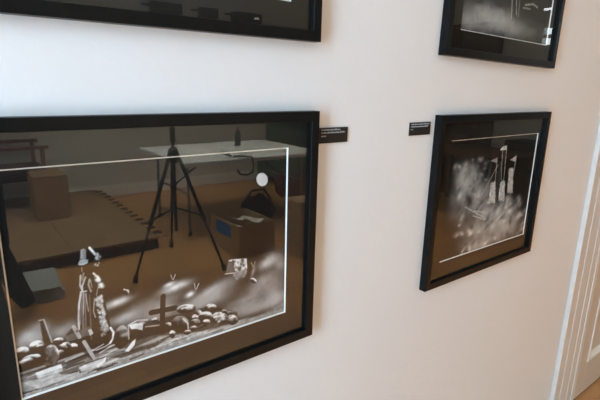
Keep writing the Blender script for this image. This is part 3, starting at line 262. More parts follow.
ART_SHIP = [["e",243.1,237.9,148.1,-14.1,22.2,-94.5,0.012,0.69,1.0],["e",85.4,221.2,44.9,-9.5,-3.9,-36.7,0.7,0.8,1.0],["e",154.4,177.4,53.3,-6.7,9.7,-46.7,0.77,0.8,1.0],["e",118.7,152.0,51.8,-7.3,5.5,-27.9,0.56,0.69,1.0],["e",74.0,178.8,29.7,-3.9,4.5,-24.0,0.56,0.69,1.0],["e",209.9,117.1,79.1,-11.9,8.6,-39.3,0.7,0.8,1.0],["e",282.2,96.4,84.4,-13.0,11.3,-47.6,0.7,0.8,1.0],["e",367.1,93.5,64.7,-9.7,12.8,-49.3,0.7,0.69,1.0],["e",177.7,65.1,89.6,3.9,35.6,-48.1,0.63,0.8,1.0],["e",280.2,30.5,108.8,3.0,34.1,-44.0,0.7,0.8,1.0],["e",154.8,21.5,68.9,1.8,25.0,-35.0,0.49,0.69,1.0],["e",368.8,38.5,78.4,-13.5,11.1,-43.3,0.56,0.69,1.0],["e",205.5,186.4,44.5,-5.3,9.9,-44.4,0.49,0.69,1.0],["e",41.0,177.3,28.8,-3.8,4.7,-26.7,0.42,0.57,1.0],["e",200.2,9.3,58.4,5.0,18.4,-21.5,0.7,0.69,1.0],["e",66.8,243.3,39.1,-7.9,-4.3,-38.9,0.59,0.8,1.0],["e",119.2,249.7,40.8,-3.9,7.2,-35.6,0.56,0.69,1.0],["e",73.6,128.6,60.0,-9.3,7.9,-43.0,0.42,0.69,1.0],["e",331.3,65.3,101.0,-16.6,10.5,-42.2,0.7,0.8,1.0],["e",109.6,197.9,71.4,-8.5,11.9,-60.5,0.56,0.69,1.0],["e",436.7,72.4,16.6,-6.9,-5.9,-6.3,0.84,0.57,1.0],["e",359.8,124.7,13.0,-7.0,-15.7,-9.1,0.84,0.57,1.0],["e",232.6,99.4,12.9,-4.5,-8.1,-18.2,0.2,0.57,1.0],["e",417.8,118.0,11.0,-6.1,-19.8,-10.3,0.63,0.57,1.0],["e",299.3,137.1,10.5,-3.9,-7.7,-11.4,0.84,0.57,1.0],["e",176.0,136.9,8.2,-5.0,-15.6,-8.9,0.63,0.57,1.0],["e",269.2,120.8,13.6,-6.2,-10.5,-10.0,0.07,0.57,1.0],["e",142.4,62.4,11.6,-4.9,-4.4,-7.5,0.98,0.57,1.0],["e",178.7,144.9,6.2,-3.6,-19.2,-12.3,0.07,0.57,1.0],["e",327.6,146.5,13.4,-6.7,-13.8,-9.6,0.84,0.57,1.0],["e",153.4,114.6,8.1,-3.1,-9.1,-16.9,0.2,0.57,1.0],["e",457.7,18.2,10.2,-5.3,-11.6,-7.6,0.98,0.57,1.0],["e",93.0,117.1,12.2,-3.7,-4.3,-17.3,0.63,0.57,1.0],["e",370.0,61.4,9.1,-2.1,0.1,-14.5,0.07,0.57,1.0],["e",328.2,77.8,12.4,-5.6,-5.9,-6.0,0.2,0.57,1.0],["e",238.1,113.6,10.9,-4.8,-10.1,-11.2,0.84,0.57,1.0],["e",72.3,147.4,5.3,-2.1,-5.7,-9.2,0.07,0.57,1.0],["e",312.9,84.7,9.3,-5.5,-16.7,-8.9,0.07,0.57,1.0],["e",265.9,146.7,7.2,-2.2,-5.5,-14.9,0.2,0.57,1.0],["e",244.2,106.3,12.7,-3.9,-2.6,-8.3,0.2,0.57,1.0],["e",160.7,107.6,11.5,-6.5,-15.9,-11.4,0.2,0.57,1.0],["e",55.3,138.7,8.7,-3.1,-6.8,-15.8,0.2,0.57,1.0],["e",277.4,31.2,8.8,-4.1,-11.9,-13.6,0.63,0.57,1.0],["e",296.9,86.2,5.9,-3.6,-21.9,-11.0,0.98,0.57,1.0],["e",380.4,98.2,13.3,-2.8,0.4,-18.5,0.07,0.57,1.0],["e",103.4,19.9,7.2,-2.5,-4.4,-18.4,0.2,0.57,1.0],["e",270.6,34.1,13.5,-7.8,-16.1,-10.6,0.2,0.57,1.0],["e",344.9,97.0,15.6,-5.2,-7.5,-16.1,0.84,0.57,1.0],["e",348.1,140.7,15.6,-4.6,-5.8,-15.4,0.63,0.57,1.0],["e",368.7,60.5,15.7,-5.1,-4.3,-11.9,0.2,0.57,1.0],["e",186.0,126.8,8.3,-4.8,-16.4,-10.5,0.2,0.57,1.0],["e",382.4,10.1,12.8,-5.9,-6.0,-6.1,0.2,0.57,1.0],["e",71.9,68.5,10.7,-7.3,-12.5,-7.2,0.98,0.57,1.0],["e",434.4,117.4,15.7,-5.0,-4.9,-10.1,0.07,0.57,1.0],["e",90.4,176.5,11.1,-2.6,-1.6,-15.4,0.63,0.57,1.0],["e",164.6,26.2,5.6,-3.6,-14.3,-8.5,0.2,0.57,1.0],["e",265.9,59.7,11.9,-6.7,-15.9,-10.8,0.84,0.57,1.0],["e",421.1,74.5,15.1,-7.2,-15.5,-12.4,0.84,0.57,1.0],["e",425.4,126.4,14.2,-6.9,-11.1,-7.5,0.07,0.57,1.0],["e",219.0,145.3,12.5,-4.6,-5.4,-8.8,0.84,0.57,1.0],["e",364.1,97.2,12.9,-7.5,-15.9,-8.3,0.98,0.57,1.0],["e",468.2,43.7,8.9,-5.1,-17.6,-8.6,0.2,0.57,1.0],["e",418.4,108.4,8.9,-3.7,-7.9,-8.2,0.63,0.57,1.0],["e",322.9,108.1,12.2,-7.0,-11.0,-6.0,0.07,0.57,1.0],["e",162.6,168.0,6.8,-1.7,-2.6,-16.6,0.84,0.57,1.0],["e",457.9,83.2,13.8,-4.9,-8.3,-13.1,0.84,0.57,1.0],["e",398.0,138.6,9.8,-4.2,-11.0,-10.1,0.63,0.57,1.0],["e",47.8,171.6,5.9,-3.1,-8.4,-7.1,0.2,0.57,1.0],["e",361.6,16.8,10.8,-3.0,-1.2,-13.0,0.07,0.57,1.0],["e",432.9,11.3,14.3,-6.2,-13.8,-16.3,0.63,0.57,1.0],["e",382.1,101.8,13.6,-5.7,-13.2,-14.1,0.63,0.57,1.0],["e",307.9,119.7,6.7,-1.7,-1.9,-10.8,0.63,0.57,1.0],["e",419.9,70.6,13.0,-6.5,-20.0,-14.1,0.84,0.57,1.0],["e",278.2,45.3,14.0,-7.1,-10.5,-9.3,0.63,0.57,1.0],["e",431.3,108.3,6.5,-3.4,-15.3,-8.8,0.2,0.57,1.0],["e",148.7,11.0,9.6,-2.7,-0.4,-12.5,0.98,0.57,1.0],["e",233.9,10.9,8.2,-5.4,-18.6,-9.9,0.98,0.57,1.0],["e",310.9,134.5,11.0,-3.5,-7.2,-17.1,0.07,0.57,1.0],["e",327.9,112.5,11.7,-4.6,-10.7,-14.2,0.98,0.57,1.0],["e",331.2,132.9,9.2,-3.4,-10.3,-15.2,0.84,0.57,1.0],["e",97.7,67.1,10.5,-7.0,-8.3,-4.9,0.98,0.57,1.0],["e",445.7,58.7,9.6,-3.4,-4.7,-8.2,0.07,0.57,1.0],["e",217.5,88.6,10.4,-3.2,-1.8,-7.1,0.84,0.57,1.0],["e",367.0,127.1,12.3,-5.3,-6.1,-6.0,0.07,0.57,1.0],["e",218.4,89.1,11.4,-5.7,-8.4,-7.8,0.07,0.57,1.0],["e",346.7,66.0,13.6,-3.0,1.3,-20.5,0.63,0.57,1.0],["e",459.3,76.5,17.0,-5.0,-2.2,-7.3,0.2,0.57,1.0],["e",288.3,16.4,8.6,-4.2,-7.4,-7.6,0.98,0.57,1.0],["e",130.3,24.2,6.8,-3.5,-4.3,-4.7,0.63,0.57,1.0],["e",408.4,128.5,11.6,-4.1,-9.0,-13.3,0.84,0.57,1.0],["e",80.7,96.1,5.1,-3.3,-6.4,-3.9,0.98,0.57,1.0],["e",68.1,183.4,10.4,-5.3,-13.8,-12.3,0.84,0.57,1.0],["e",359.3,110.5,12.4,-3.5,-4.2,-16.6,0.63,0.57,1.0],["e",370.5,75.6,13.0,-4.4,-2.9,-6.3,0.2,0.57,1.0],["e",170.0,115.9,13.6,-3.1,-0.2,-19.3,0.63,0.57,1.0],["e",134.2,69.7,13.4,-5.2,-3.3,-7.2,0.98,0.57,1.0],["e",189.7,57.2,12.9,-4.0,-1.3,-6.6,0.84,0.57,1.0],["e",454.4,37.7,13.8,-4.8,-9.6,-19.5,0.84,0.57,1.0],["e",362.3,114.2,8.0,-4.0,-19.7,-13.5,0.2,0.57,1.0],["e",108.9,128.8,12.9,-2.8,-0.0,-12.2,0.2,0.57,1.0],["e",144.9,79.8,12.7,-4.1,-3.1,-11.7,0.07,0.57,1.0],["e",162.6,131.3,8.8,-5.1,-12.7,-8.5,0.2,0.57,1.0],["e",230.7,65.6,8.4,-5.1,-16.4,-9.6,0.2,0.57,1.0],["e",428.8,19.0,10.6,-4.1,-3.6,-5.9,0.07,0.57,1.0],["e",305.8,126.9,6.7,-3.7,-12.3,-7.3,0.98,0.57,1.0],["e",329.8,68.7,12.6,-5.0,-7.4,-10.9,0.98,0.57,1.0],["e",113.2,9.4,6.2,-3.3,-12.2,-13.0,0.84,0.57,1.0],["e",258.0,78.8,8.5,-3.9,-5.4,-5.8,0.2,0.57,1.0],["e",285.0,110.0,14.7,-4.9,-7.8,-17.8,0.84,0.57,1.0],["e",142.6,57.5,5.7,-3.9,-11.0,-5.8,0.98,0.57,1.0],["e",126.3,27.5,8.8,-5.4,-7.9,-5.7,0.07,0.57,1.0],["e",356.5,97.0,9.7,-2.3,-0.6,-8.2,0.98,0.57,1.0],["e",247.3,103.5,6.2,-2.4,-4.9,-7.6,0.98,0.57,1.0],["e",67.9,71.0,4.7,-3.2,-11.5,-6.6,0.07,0.57,1.0],["e",87.0,117.6,6.3,-2.7,-9.3,-13.6,0.63,0.57,1.0],["e",164.2,162.5,8.8,-6.2,-7.9,-3.3,0.17,0.48,1.0],["e",134.7,239.4,5.8,-0.3,3.4,-9.4,0.7,0.48,1.0],["e",141.1,188.9,8.5,-4.8,-8.3,-5.5,0.17,0.48,1.0],["e",155.2,282.5,10.5,-3.6,-6.9,-9.7,0.87,0.48,1.0],["e",141.1,284.8,11.6,-3.8,-5.1,-7.8,0.87,0.48,1.0],["e",135.2,227.3,7.5,-0.8,1.4,-6.8,0.7,0.48,1.0],["e",182.5,153.0,11.2,-3.0,-1.6,-7.0,0.17,0.48,1.0],["e",160.2,223.5,8.5,-1.4,0.2,-11.4,0.7,0.48,1.0],["e",102.4,175.9,11.0,-5.9,-5.6,-4.4,0.17,0.48,1.0],["e",50.6,211.6,4.9,-2.6,-5.3,-4.3,0.7,0.48,1.0],["e",107.5,246.8,12.6,-2.1,-0.1,-10.9,0.17,0.48,1.0],["e",194.5,198.1,5.8,-3.0,-6.8,-4.8,0.17,0.48,1.0],["e",38.1,224.3,6.0,-0.0,4.8,-10.7,0.28,0.48,1.0],["e",149.9,216.5,9.5,-4.0,-6.3,-6.9,0.7,0.48,1.0],["e",38.4,253.7,5.8,-2.2,-4.7,-6.8,0.28,0.48,1.0],["e",101.4,189.0,5.1,-0.5,1.5,-6.1,0.17,0.48,1.0],["e",131.2,198.8,8.0,-1.9,-1.6,-10.4,0.17,0.48,1.0],["e",110.9,285.6,6.7,-3.0,-4.0,-3.6,0.7,0.48,1.0],["e",179.8,166.4,10.0,-2.1,-0.2,-5.9,0.42,0.48,1.0],["e",137.0,197.9,10.7,-1.0,1.5,-5.6,0.28,0.48,1.0],["e",43.6,231.6,7.8,-0.5,3.6,-11.6,0.42,0.48,1.0],["e",144.1,244.2,10.0,-3.7,-3.6,-4.9,0.28,0.48,1.0],["e",148.3,185.5,9.4,-4.1,-6.4,-7.2,0.42,0.48,1.0],["e",53.2,210.3,5.8,-1.8,-2.8,-7.6,0.42,0.48,1.0],["e",69.7,201.0,8.8,-4.0,-6.1,-6.6,0.17,0.48,1.0],["e",90.7,231.0,8.0,-0.3,4.1,-11.3,0.7,0.48,1.0],["e",28.5,256.6,11.5,-2.5,-1.0,-5.9,0.28,0.48,1.0],["e",64.7,186.3,6.2,-1.5,-1.0,-7.5,0.87,0.48,1.0],["e",114.2,243.7,11.1,-4.9,-6.5,-6.4,0.7,0.48,1.0],["e",42.9,189.5,8.7,-3.3,-3.4,-5.9,0.17,0.48,1.0],["e",59.5,204.1,7.5,-3.5,-9.1,-9.1,0.17,0.48,1.0],["e",193.5,168.3,6.0,-2.7,-9.3,-9.4,0.42,0.48,1.0],["e",47.9,257.1,10.2,-3.3,-3.6,-6.6,0.17,0.48,1.0],["e",112.8,208.2,6.4,-4.3,-5.7,-2.7,0.17,0.48,1.0],["e",29.4,272.6,11.0,-3.3,-5.2,-10.9,0.87,0.48,1.0],["e",85.4,236.4,7.0,-2.7,-5.3,-7.1,0.28,0.48,1.0],["e",179.4,257.0,6.1,-1.2,-1.4,-9.7,0.17,0.48,1.0],["e",142.0,264.3,8.0,-4.1,-5.4,-3.8,0.42,0.48,1.0],["e",178.5,255.0,7.7,-4.9,-9.9,-4.7,0.7,0.48,1.0],["e",89.6,216.0,11.4,-3.6,-2.1,-4.7,0.7,0.48,1.0],["e",63.9,277.4,7.3,-4.3,-11.7,-7.1,0.28,0.48,1.0],["e",101.1,265.1,5.1,-0.4,1.9,-7.9,0.28,0.48,1.0],["e",147.7,195.8,6.1,-3.1,-12.1,-9.3,0.42,0.48,1.0],["e",143.2,179.8,11.1,-5.9,-7.1,-5.2,0.7,0.48,1.0],["e",108.0,160.3,5.4,-3.1,-8.3,-6.0,0.87,0.48,1.0],["e",132.2,235.7,11.0,-3.5,-3.1,-5.8,0.42,0.48,1.0],["e",49.6,270.9,8.1,-5.6,-6.1,-2.9,0.87,0.48,1.0],["e",97.5,163.8,8.6,-5.5,-9.2,-5.3,0.28,0.48,1.0],["e",128.1,191.4,10.8,-0.7,2.8,-7.7,0.17,0.48,1.0],["e",200.7,156.9,8.3,-1.1,3.0,-13.0,0.42,0.48,1.0],["e",180.1,269.2,8.7,-4.3,-10.8,-7.7,0.7,0.48,1.0],["e",170.9,275.0,10.9,-3.1,-4.6,-9.3,0.28,0.48,1.0],["e",165.6,236.8,10.6,-2.8,-2.4,-7.0,0.7,0.48,1.0],["e",182.3,255.4,9.3,-5.9,-6.2,-2.9,0.17,0.48,1.0],["e",93.7,187.0,9.7,-4.6,-9.9,-9.7,0.42,0.48,1.0],["e",153.8,234.9,11.6,-3.5,-4.8,-10.3,0.42,0.48,1.0],["e",190.5,219.3,12.3,-2.4,-0.4,-5.1,0.7,0.48,1.0],["e",69.9,196.9,7.9,-1.9,-1.8,-11.0,0.7,0.48,1.0],["e",78.0,259.9,7.3,-4.5,-9.5,-5.3,0.7,0.48,1.0],["e",78.8,274.6,10.9,-3.6,-6.5,-10.8,0.87,0.48,1.0],["e",116.8,161.2,20.8,-4.9,-2.1,-20.4,0.02,0.92,1.0],["p",[221.2,206.2,247.7,206.4,260.2,138.5,222.1,143.8],0.7,0.95,5.09],["k",[221.2,206.2,247.7,206.4,260.2,138.5,222.1,143.8],45,3.82,0.85],["p",[276.0,203.4,301.4,203.8,314.6,137.6,277.9,142.5],0.7,0.95,5.27],["k",[276.0,203.4,301.4,203.8,314.6,137.6,277.9,142.5],45,3.95,0.85],["p",[317.1,240.4,340.8,241.4,359.5,158.1,325.1,162.4],0.7,0.95,5.37],["k",[317.1,240.4,340.8,241.4,359.5,158.1,325.1,162.4],45,4.03,0.85],["p",[247.1,303.0,264.0,314.0,286.3,315.7,286.9,301.9],0.75,1,2.09],["p",[204.5,274.6,240.9,282.3,239.3,265.8],0.5,1,2.46],["p",[315.8,268.8,351.7,280.3,351.1,259.7],0.6,1,2.64],["s",[240.0,274.8,246.5,187.8],3.35,0.6,0.9],["s",[286.9,301.9,294.9,188.6],3.44,0.6,0.9],["s",[264.5,300.4,278.2,209.4],3.39,0.6,0.9],["s",[350.7,272.4,347.7,215.0],3.57,0.6,0.9],["s",[249.3,258.8,168.4,160.4],3.3,0.6,0.9],["s",[99.3,148.7,220.7,93.1],3.68,0.75,0.8],["s",[148.7,129.3,222.0,112.1],3.74,0.75,0.8],["s",[146.6,114.2,215.7,90.7],3.75,0.75,0.8]]
ART_FOG = [["e",125.2,37.6,188.2,9.0,3.3,-59.0,0.39,0.8,1.0],["e",99.5,47.4,100.2,10.0,7.3,-33.4,0.62,0.8,1.0],["e",36.5,24.5,51.6,4.7,5.5,-28.1,0.54,0.69,1.0],["e",174.2,37.1,78.3,7.2,7.2,-29.9,0.65,0.8,1.0],["e",254.2,28.6,74.3,-0.1,-2.4,-26.3,0.56,0.8,1.0],["e",337.7,30.1,90.7,7.5,9.3,-32.3,0.39,0.69,1.0],["e",58.5,90.7,130.1,15.9,2.9,-13.7,0.03,0.92,1.0],["e",163.6,81.3,48.3,1.1,-1.3,-12.4,0.05,0.8,1.0],["e",385.7,67.6,53.3,0.8,-0.6,-8.3,0.05,0.8,1.0],["e",362.3,46.0,52.4,0.3,-0.6,-8.2,0.08,0.69,1.0],["e",70.6,75.6,26.4,3.0,2.0,-9.3,0.05,0.69,1.0],["s",[218.9,122.9,231.9,52.8],5.4,0.6,0.8],["s",[239.2,125.5,255.2,65.5],4.38,0.6,0.8],["s",[259.8,128.1,267.1,61.5],3.69,0.5,0.8],["s",[296.1,96.1,339.3,103.7,364.3,98.4],5.8,0.6,0.8],["s",[287.4,87.3,326.4,88.8],4.57,0.5,0.8]]
PW = (12, 222, 10, 345); PL = 11; SKC = (1.0, .95, .78); SPR = 1.75; EXPOSURE = -0.64
# ------------------------------------------------------------------ the room
H = 3.0; XL, XR, YB = -1.7, 6.0, -5.43
FL = 1.0163                     # height above the floor of the lower print's bottom edge
DX0, DX1, DZ = 1.985, 3.36, 2.2   # door opening with its casing
# gallery wall with the pictures, in one piece around the doorway
bm = bmesh.new()
box(bm, XL - .2, 2.235, 0, .15, 0, H); box(bm, 2.235, 3.11, 0, .15, 2.06, H); box(bm, 3.11, XR + .2, 0, .15, 0, H)
struct(obj('wall_front', bm, 'wall'))
struct(B('wall_back', 'wall2', None, (XL - .2, XR + .2, YB - .15, YB, 0, H)))
# left wall with two window openings, right wall with one
def wall_with_openings(name, x0, x1, ops):
    bm = bmesh.new(); y = YB
    for (a, b, za, zb) in ops:
        box(bm, x0, x1, y, a, 0, H); box(bm, x0, x1, a, b, 0, za); box(bm, x0, x1, a, b, zb, H); y = b
    box(bm, x0, x1, y, 0, 0, H)
    struct(obj(name, bm, 'wall2'))
LW = [(-4.75, -3.25, .6, 2.2), (-1.40, -.52, .45, 2.75)]
RW = [(-2.345, -1.2, 1.98, 2.27)]
wall_with_openings('wall_left', XL - .15, XL, LW)
wall_with_openings('wall_right', XR, XR + .15, RW)
struct(B('floor', 'floor', None, (XL - .2, XR + .2, YB - .15, .6, -.1, 0)))
SX0, SX1, SY0, SY1 = -.8, 3.8, -4.9, -2.4     # ceiling opening for the added overhead fill
struct(B('ceiling', 'ceiling', None, (XL - .2, XR + .2, YB - .15, SY0, H, H + .1), (XL - .2, XR + .2, SY1, .15, H, H + .1), (XL - .2, SX0, SY0, SY1, H, H + .1), (SX1, XR + .2, SY0, SY1, H, H + .1)))
sk = bpy.data.objects.new('added_skylight', None); COL.objects.link(sk); sk['kind'] = 'structure'; sk.location = (SX0, SY0, H)  # unseen ceiling window, added so the floor gets more light than the wall
hx, hy = SX1 - SX0, SY1 - SY0
B('added_skylight_frame', 'window_paint', sk, (0, hx, 0, .05, .1005, .16), (0, hx, hy - .05, hy, .1005, .16), *[(x, x + .05, .0505, hy - .0505, .1005, .16) for x in np.linspace(0, hx - .05, 5)])
B('added_skylight_pane', 'clear', sk, (.05, hx - .05, .05, hy - .05, .125, .131))
def window(name, x, a, b, za, zb):
    w = bpy.data.objects.new(name, None); COL.objects.link(w); w.location = (x, (a + b) / 2, za); w['kind'] = 'structure'
    h = (b - a) / 2; z = zb - za; t = .045
    B('window_frame', 'window_paint', w, (-.05, .05, -h, -h + t, 0, z), (-.05, .05, h - t, h, 0, z), (-.05, .05, -h + t, h - t, 0, t), (-.05, .05, -h + t, h - t, z - t, z), (-.03, .03, -h + t, h - t, z / 2 - .02, z / 2 + .02), (-.03, .03, -.012, .012, t, z / 2 - .02))
    B('window_pane', 'clear', w, (-.003, .003, -h + t, h - t, t, z - t))
    return w
window('window_1', XL - .07, *LW[0]); window('window_2', XL - .07, *LW[1]); window('window_3', XR + .07, *RW[0])
# baseboards
def baseboard(name, *bx):
    struct(B(name, 'baseboard', None, *bx, bevel=.006))
baseboard('baseboard_front', (XL, DX0 - .002, -.016, -.0005, 0, .125), (DX1, XR, -.016, -.0005, 0, .125))
baseboard('baseboard_back', (XL + .02, XR - .02, YB + .0005, YB + .018, 0, .15))
baseboard('baseboard_left', (XL + .0005, XL + .018, YB + .02, -.02, 0, .15))
baseboard('baseboard_right', (XR - .018, XR - .0005, YB + .02, -.02, 0, .15))
# the door casing: a fluted architrave (profile of steps) on both sides and across the top, backband standing proud of its outer edge
def casing_boxes(x, s, z1):
    prof = [(0, .018, .020), (.018, .075, .0135), (.075, .083, .0118), (.083, .155, .0135), (.155, .163, .0118), (.163, .215, .0135), (.215, .25, .016)]
    return [((x + s * a, x + s * b)[::s][0], (x + s * a, x + s * b)[::s][1], -d, -.0003, 0, z1) for a, b, d in prof]
prof_boxes = casing_boxes(DX0, 1, 2.31) + casing_boxes(DX1, -1, 2.31)
struct(B('trim_1', 'trim', None, *prof_boxes, (DX0 + .25, DX1 - .25, -.016, -.0003, 2.06, 2.31), bevel=.003))
# panelled door, set in the opening nearly flush with the casing
d = bpy.data.objects.new('door_1', None); COL.objects.link(d); d['kind'] = 'structure'; d.location = (2.2355, 0, 0)
W = .874
def panel_door(parent, W, Hd):
    st = .115; rows = [(.19, .82), (.98, 1.9)]
    bm = bmesh.new(); y0, y1 = -.006, .034
    cols = [(st, W / 2 - .05), (W / 2 + .05, W - st)]
    box(bm, 0, st, y0, y1, .01, Hd); box(bm, W - st, W, y0, y1, .01, Hd); box(bm, W / 2 - .05, W / 2 + .05, y0, y1, .01, Hd)
    zs = [.01, *[v for r in rows for v in r], Hd]
    for a, b in zip(zs[::2], zs[1::2]):
        for c in cols: box(bm, c[0], c[1], y0, y1, a, b)
    obj('door_rails', bm, 'door', parent, bevel=.002)
    for c in cols:
        for r in rows:
            p = B('door_panel', 'door', parent, (c[0], c[1], .012, .028, r[0], r[1]))
            bm = bmesh.new()
            pr = [(0, -.010), (.012, -.010), (.022, .011)]          # moulding ring, sloping into the panel
            rings = []
            for off, yy in pr:
                rings.append([bm.verts.new(q) for q in ((c[0] + off, yy, r[0] + off), (c[1] - off, yy, r[0] + off), (c[1] - off, yy, r[1] - off), (c[0] + off, yy, r[1] - off))])
            for A, Bv in zip(rings, rings[1:]):
                for k in range(4): bm.faces.new((A[k], A[(k + 1) % 4], Bv[(k + 1) % 4], Bv[k]))
            back = [bm.verts.new((v.co.x, .0118, v.co.z)) for v in rings[0]]; bin_ = [bm.verts.new((v.co.x, .0118, v.co.z)) for v in rings[-1]]
            for k in range(4):
                bm.faces.new((rings[0][k], back[k], back[(k + 1) % 4], rings[0][(k + 1) % 4])); bm.faces.new((back[k], bin_[k], bin_[(k + 1) % 4], back[(k + 1) % 4])); bm.faces.new((bin_[k], rings[-1][k], rings[-1][(k + 1) % 4], bin_[(k + 1) % 4]))
            obj('panel_moulding', bm, 'moulding', p)
    bm = bmesh.new(); tube(bm, [(W - .06, -.008, 1.0), (W - .06, -.03, 1.0), (W - .06, -.045, 1.0), (W - .06, -.07, 1.0)], [.022, .010, .025, .018], 16)
    obj('door_handle', bm, 'grey_metal', parent)
panel_door(d, W, 2.055)

# ------------------------------------------------------------------ the framed photographs
FD, FW = .0215, .0198
def picture(label, ox0, ox1, oz0, oz1, wx0, wx1, wz0, wz1, ops, nx, ny, seed, tilt=0.0):
    """outer frame rectangle, and the edge of the mat opening; metres along the wall and above the floor"""
    cx = (ox0 + ox1) / 2
    t = thing('framed_photograph', label, 'picture', (cx, 0, oz0), group='black framed photographs on the white wall')
    a0, a1, h = ox0 - cx, ox1 - cx, oz1 - oz0
    w0, w1, v0, v1 = wx0 - cx, wx1 - cx, wz0 - oz0, wz1 - oz0
    # moulding: one mitred profile run round the four sides
    prof = [(0, -.0004), (0, -FD + .0012), (.0012, -FD), (FW - .001, -FD), (FW, -FD + .001), (FW, -.0128), (FW - .004, -.0128), (FW - .004, -.0004)]
    bm = bmesh.new(); rings = []
    for off, y in prof:
        rings.append([bm.verts.new(q) for q in ((a0 + off, y, off), (a1 - off, y, off), (a1 - off, y, h - off), (a0 + off, y, h - off))])
    for A, Bv in zip(rings, rings[1:] + rings[:1]):
        for k in range(4): bm.faces.new((A[k], A[(k + 1) % 4], Bv[(k + 1) % 4], Bv[k]))
    obj('frame_moulding', bm, 'frame', t)
    e = FW - .0038; b = .0023 ; ym, yp = -.0083, -.0056
    # glass: front face mirrors weakly, the rest is clear
    bm = bmesh.new(); fs = box(bm, a0 + e, a1 - e, -.0126, -.0106, e, h - e); bm.faces.ensure_lookup_table()
    for f in fs: f.material_index = 1
    fs[2].material_index = 0
    obj('glass_pane', bm, ['glass', 'clear'], t)
    # mat board with an opening, and the white bevelled core round it
    def ring(bm, r0, y0, r1, y1):
        P = [[bm.verts.new((x, y, z)) for x, z in ((r[0], r[2]), (r[1], r[2]), (r[1], r[3]), (r[0], r[3]))] for r, y in ((r0, y0), (r1, y1))]
        for k in range(4): bm.faces.new((P[0][k], P[0][(k + 1) % 4], P[1][(k + 1) % 4], P[1][k]))
    out = (a0 + e, a1 - e, e, h - e); op = (w0 - b / 2, w1 + b / 2, v0 - b / 2, v1 + b / 2); inn = (w0 + b / 2, w1 - b / 2, v0 + b / 2, v1 - b / 2)
    bm = bmesh.new(); ring(bm, out, ym, op, ym); ring(bm, out, ym, out, yp); ring(bm, out, yp, op, yp); ring(bm, op, ym, op, yp)
    obj('mat_board', bm, 'matboard', t)
    bm = bmesh.new(); ring(bm, op, ym + .0001, inn, yp); ring(bm, op, ym + .0001, op, yp); ring(bm, op, yp, inn, yp)
    obj('mat_bevel', bm, 'bevel', t)['label'] = 'white bevelled edge of the mat opening'
    make_print('photo_print', ops, w1 - w0, v1 - v0, nx, ny, seed, t, w0, yp + .0003, v0, .006)
    B('backing_board', 'backing', t, (a0 + e, a1 - e, -.0046, -.001, e, h - e))
    t.rotation_euler.y = tilt
    return t
R = lambda x0, x1, z0, z1: (x0, x1, FL + z0, FL + z1)
picture('large black framed photograph of a cloaked woman among graveyard crosses under a moon', *R(-.067, .5605, -.0715, .4254), *R(0, .492, 0, .3541), ART_GRAVEYARD, 560, 403, 3)
picture('black framed photograph of a ship in smoke, below the foggy picture and nearest the door', *R(.9605, 1.5415, -.0740, .4080), *R(1.0332, 1.4992, -.0062, .3386), ART_SHIP, 400, 296, 5)
picture('cropped black frame above the graveyard photograph, only its lower black mat showing', *R(-.067, .5572, .5560, 1.046), *R(0, .492, .6235, .9776), [], 60, 40, 6)
picture('black framed foggy photograph with dripping streaks, above the ship photograph', *R(.9480, 1.5150, .5478, 1.03), *R(1.0182, 1.4668, .6144, .9594), ART_FOG, 360, 277, 8, .020)

# ------------------------------------------------------------------ the two caption plaques
def plaque(label, x0, x1, z0, z1, lines, seed):
    rng = random.Random(seed)
    t = thing('caption_plaque', label, 'label', (x0, 0, FL + z0), group='small black caption plaques on the wall')
    w, h = x1 - x0, z1 - z0
    B('plaque_board', 'plaque', t, (0, w, -.0032, .0002, 0, h), bevel=.0004)
    bm = bmesh.new()
    for zc, a, b, th in lines:                       # worn, unreadable lettering: strokes grouped into words
        x = a * w
        while x < b * w:
            for _ in range(rng.randint(3, 7)):
                if x > b * w: break
                hh = th * rng.choice((.7, .7, 1.0))
                zb = zc * h - th * .4
                box(bm, x, x + .00045, -.0036, -.0031, zb, zb + hh)
                box(bm, x + .00045, x + .0009, -.0036, -.0031, zb + hh * rng.choice((0, .45, .8)), zb + hh * rng.choice((.2, .6, 1.0)) + .0002)
                x += .0014
            x += .0012
    obj('caption_text', bm, 'plaque_text', t)
plaque('black caption plaque half hidden behind the right edge of the graveyard frame', .5763, .6554, .357, .3893, [(.86, .05, .72, .0032), (.68, .05, .88, .0034), (.46, .05, .23, .003)], 3)
plaque('black caption plaque just left of the ship photograph', .8618, .941, .36, .3917, [(.86, .05, .93, .0032), (.68, .05, .86, .0034), (.46, .05, .14, .003)], 9)

# ------------------------------------------------------------------ what stands in the room and shows in the glass
def tripod():
    feet = [(.97, -2.60), (1.50, -3.19), (1.64, -2.44)]; c = (1.37, -2.743)
    t = thing('tripod', 'black camera tripod standing on the wood floor in front of the white table', 'tripod', (c[0], c[1], 0))
    T('center_column', 'black', t, ([(0, 0, .30), (0, 0, 1.02)], .013), ([(0, 0, 1.02), (0, 0, 1.14)], .021), ([(0, 0, 1.14), (0, 0, 1.22)], .012))
    bm = bmesh.new(); tube(bm, [(0, 0, .86), (0, 0, .90), (0, 0, .93), (0, 0, .98)], [.03, .045, .045, .028], 18); obj('shoulder', bm, 'black', t)
    B('camera_plate', 'black', t, (-.04, .04, -.035, .035, 1.22, 1.24), bevel=.004)
    for f in feet:
        a = Vector((f[0] - c[0], f[1] - c[1], .02)); n = Vector((a.x, a.y, 0)).normalized()
        top = n * .045 + Vector((0, 0, .91)); at = lambda k: top.lerp(a, k)
        l = T('leg', 'black', t, ([at(0), at(.5)], .0145), ([at(.5), at(.56)], .018), ([at(.56), at(1)], .010))
        T('rubber_foot', 'rubber', l, ([at(.965), at(1) - Vector((0, 0, .018))], .019))
        T('brace', 'black', t, ([Vector((0, 0, .50)), at(.52)], .007))
tripod()

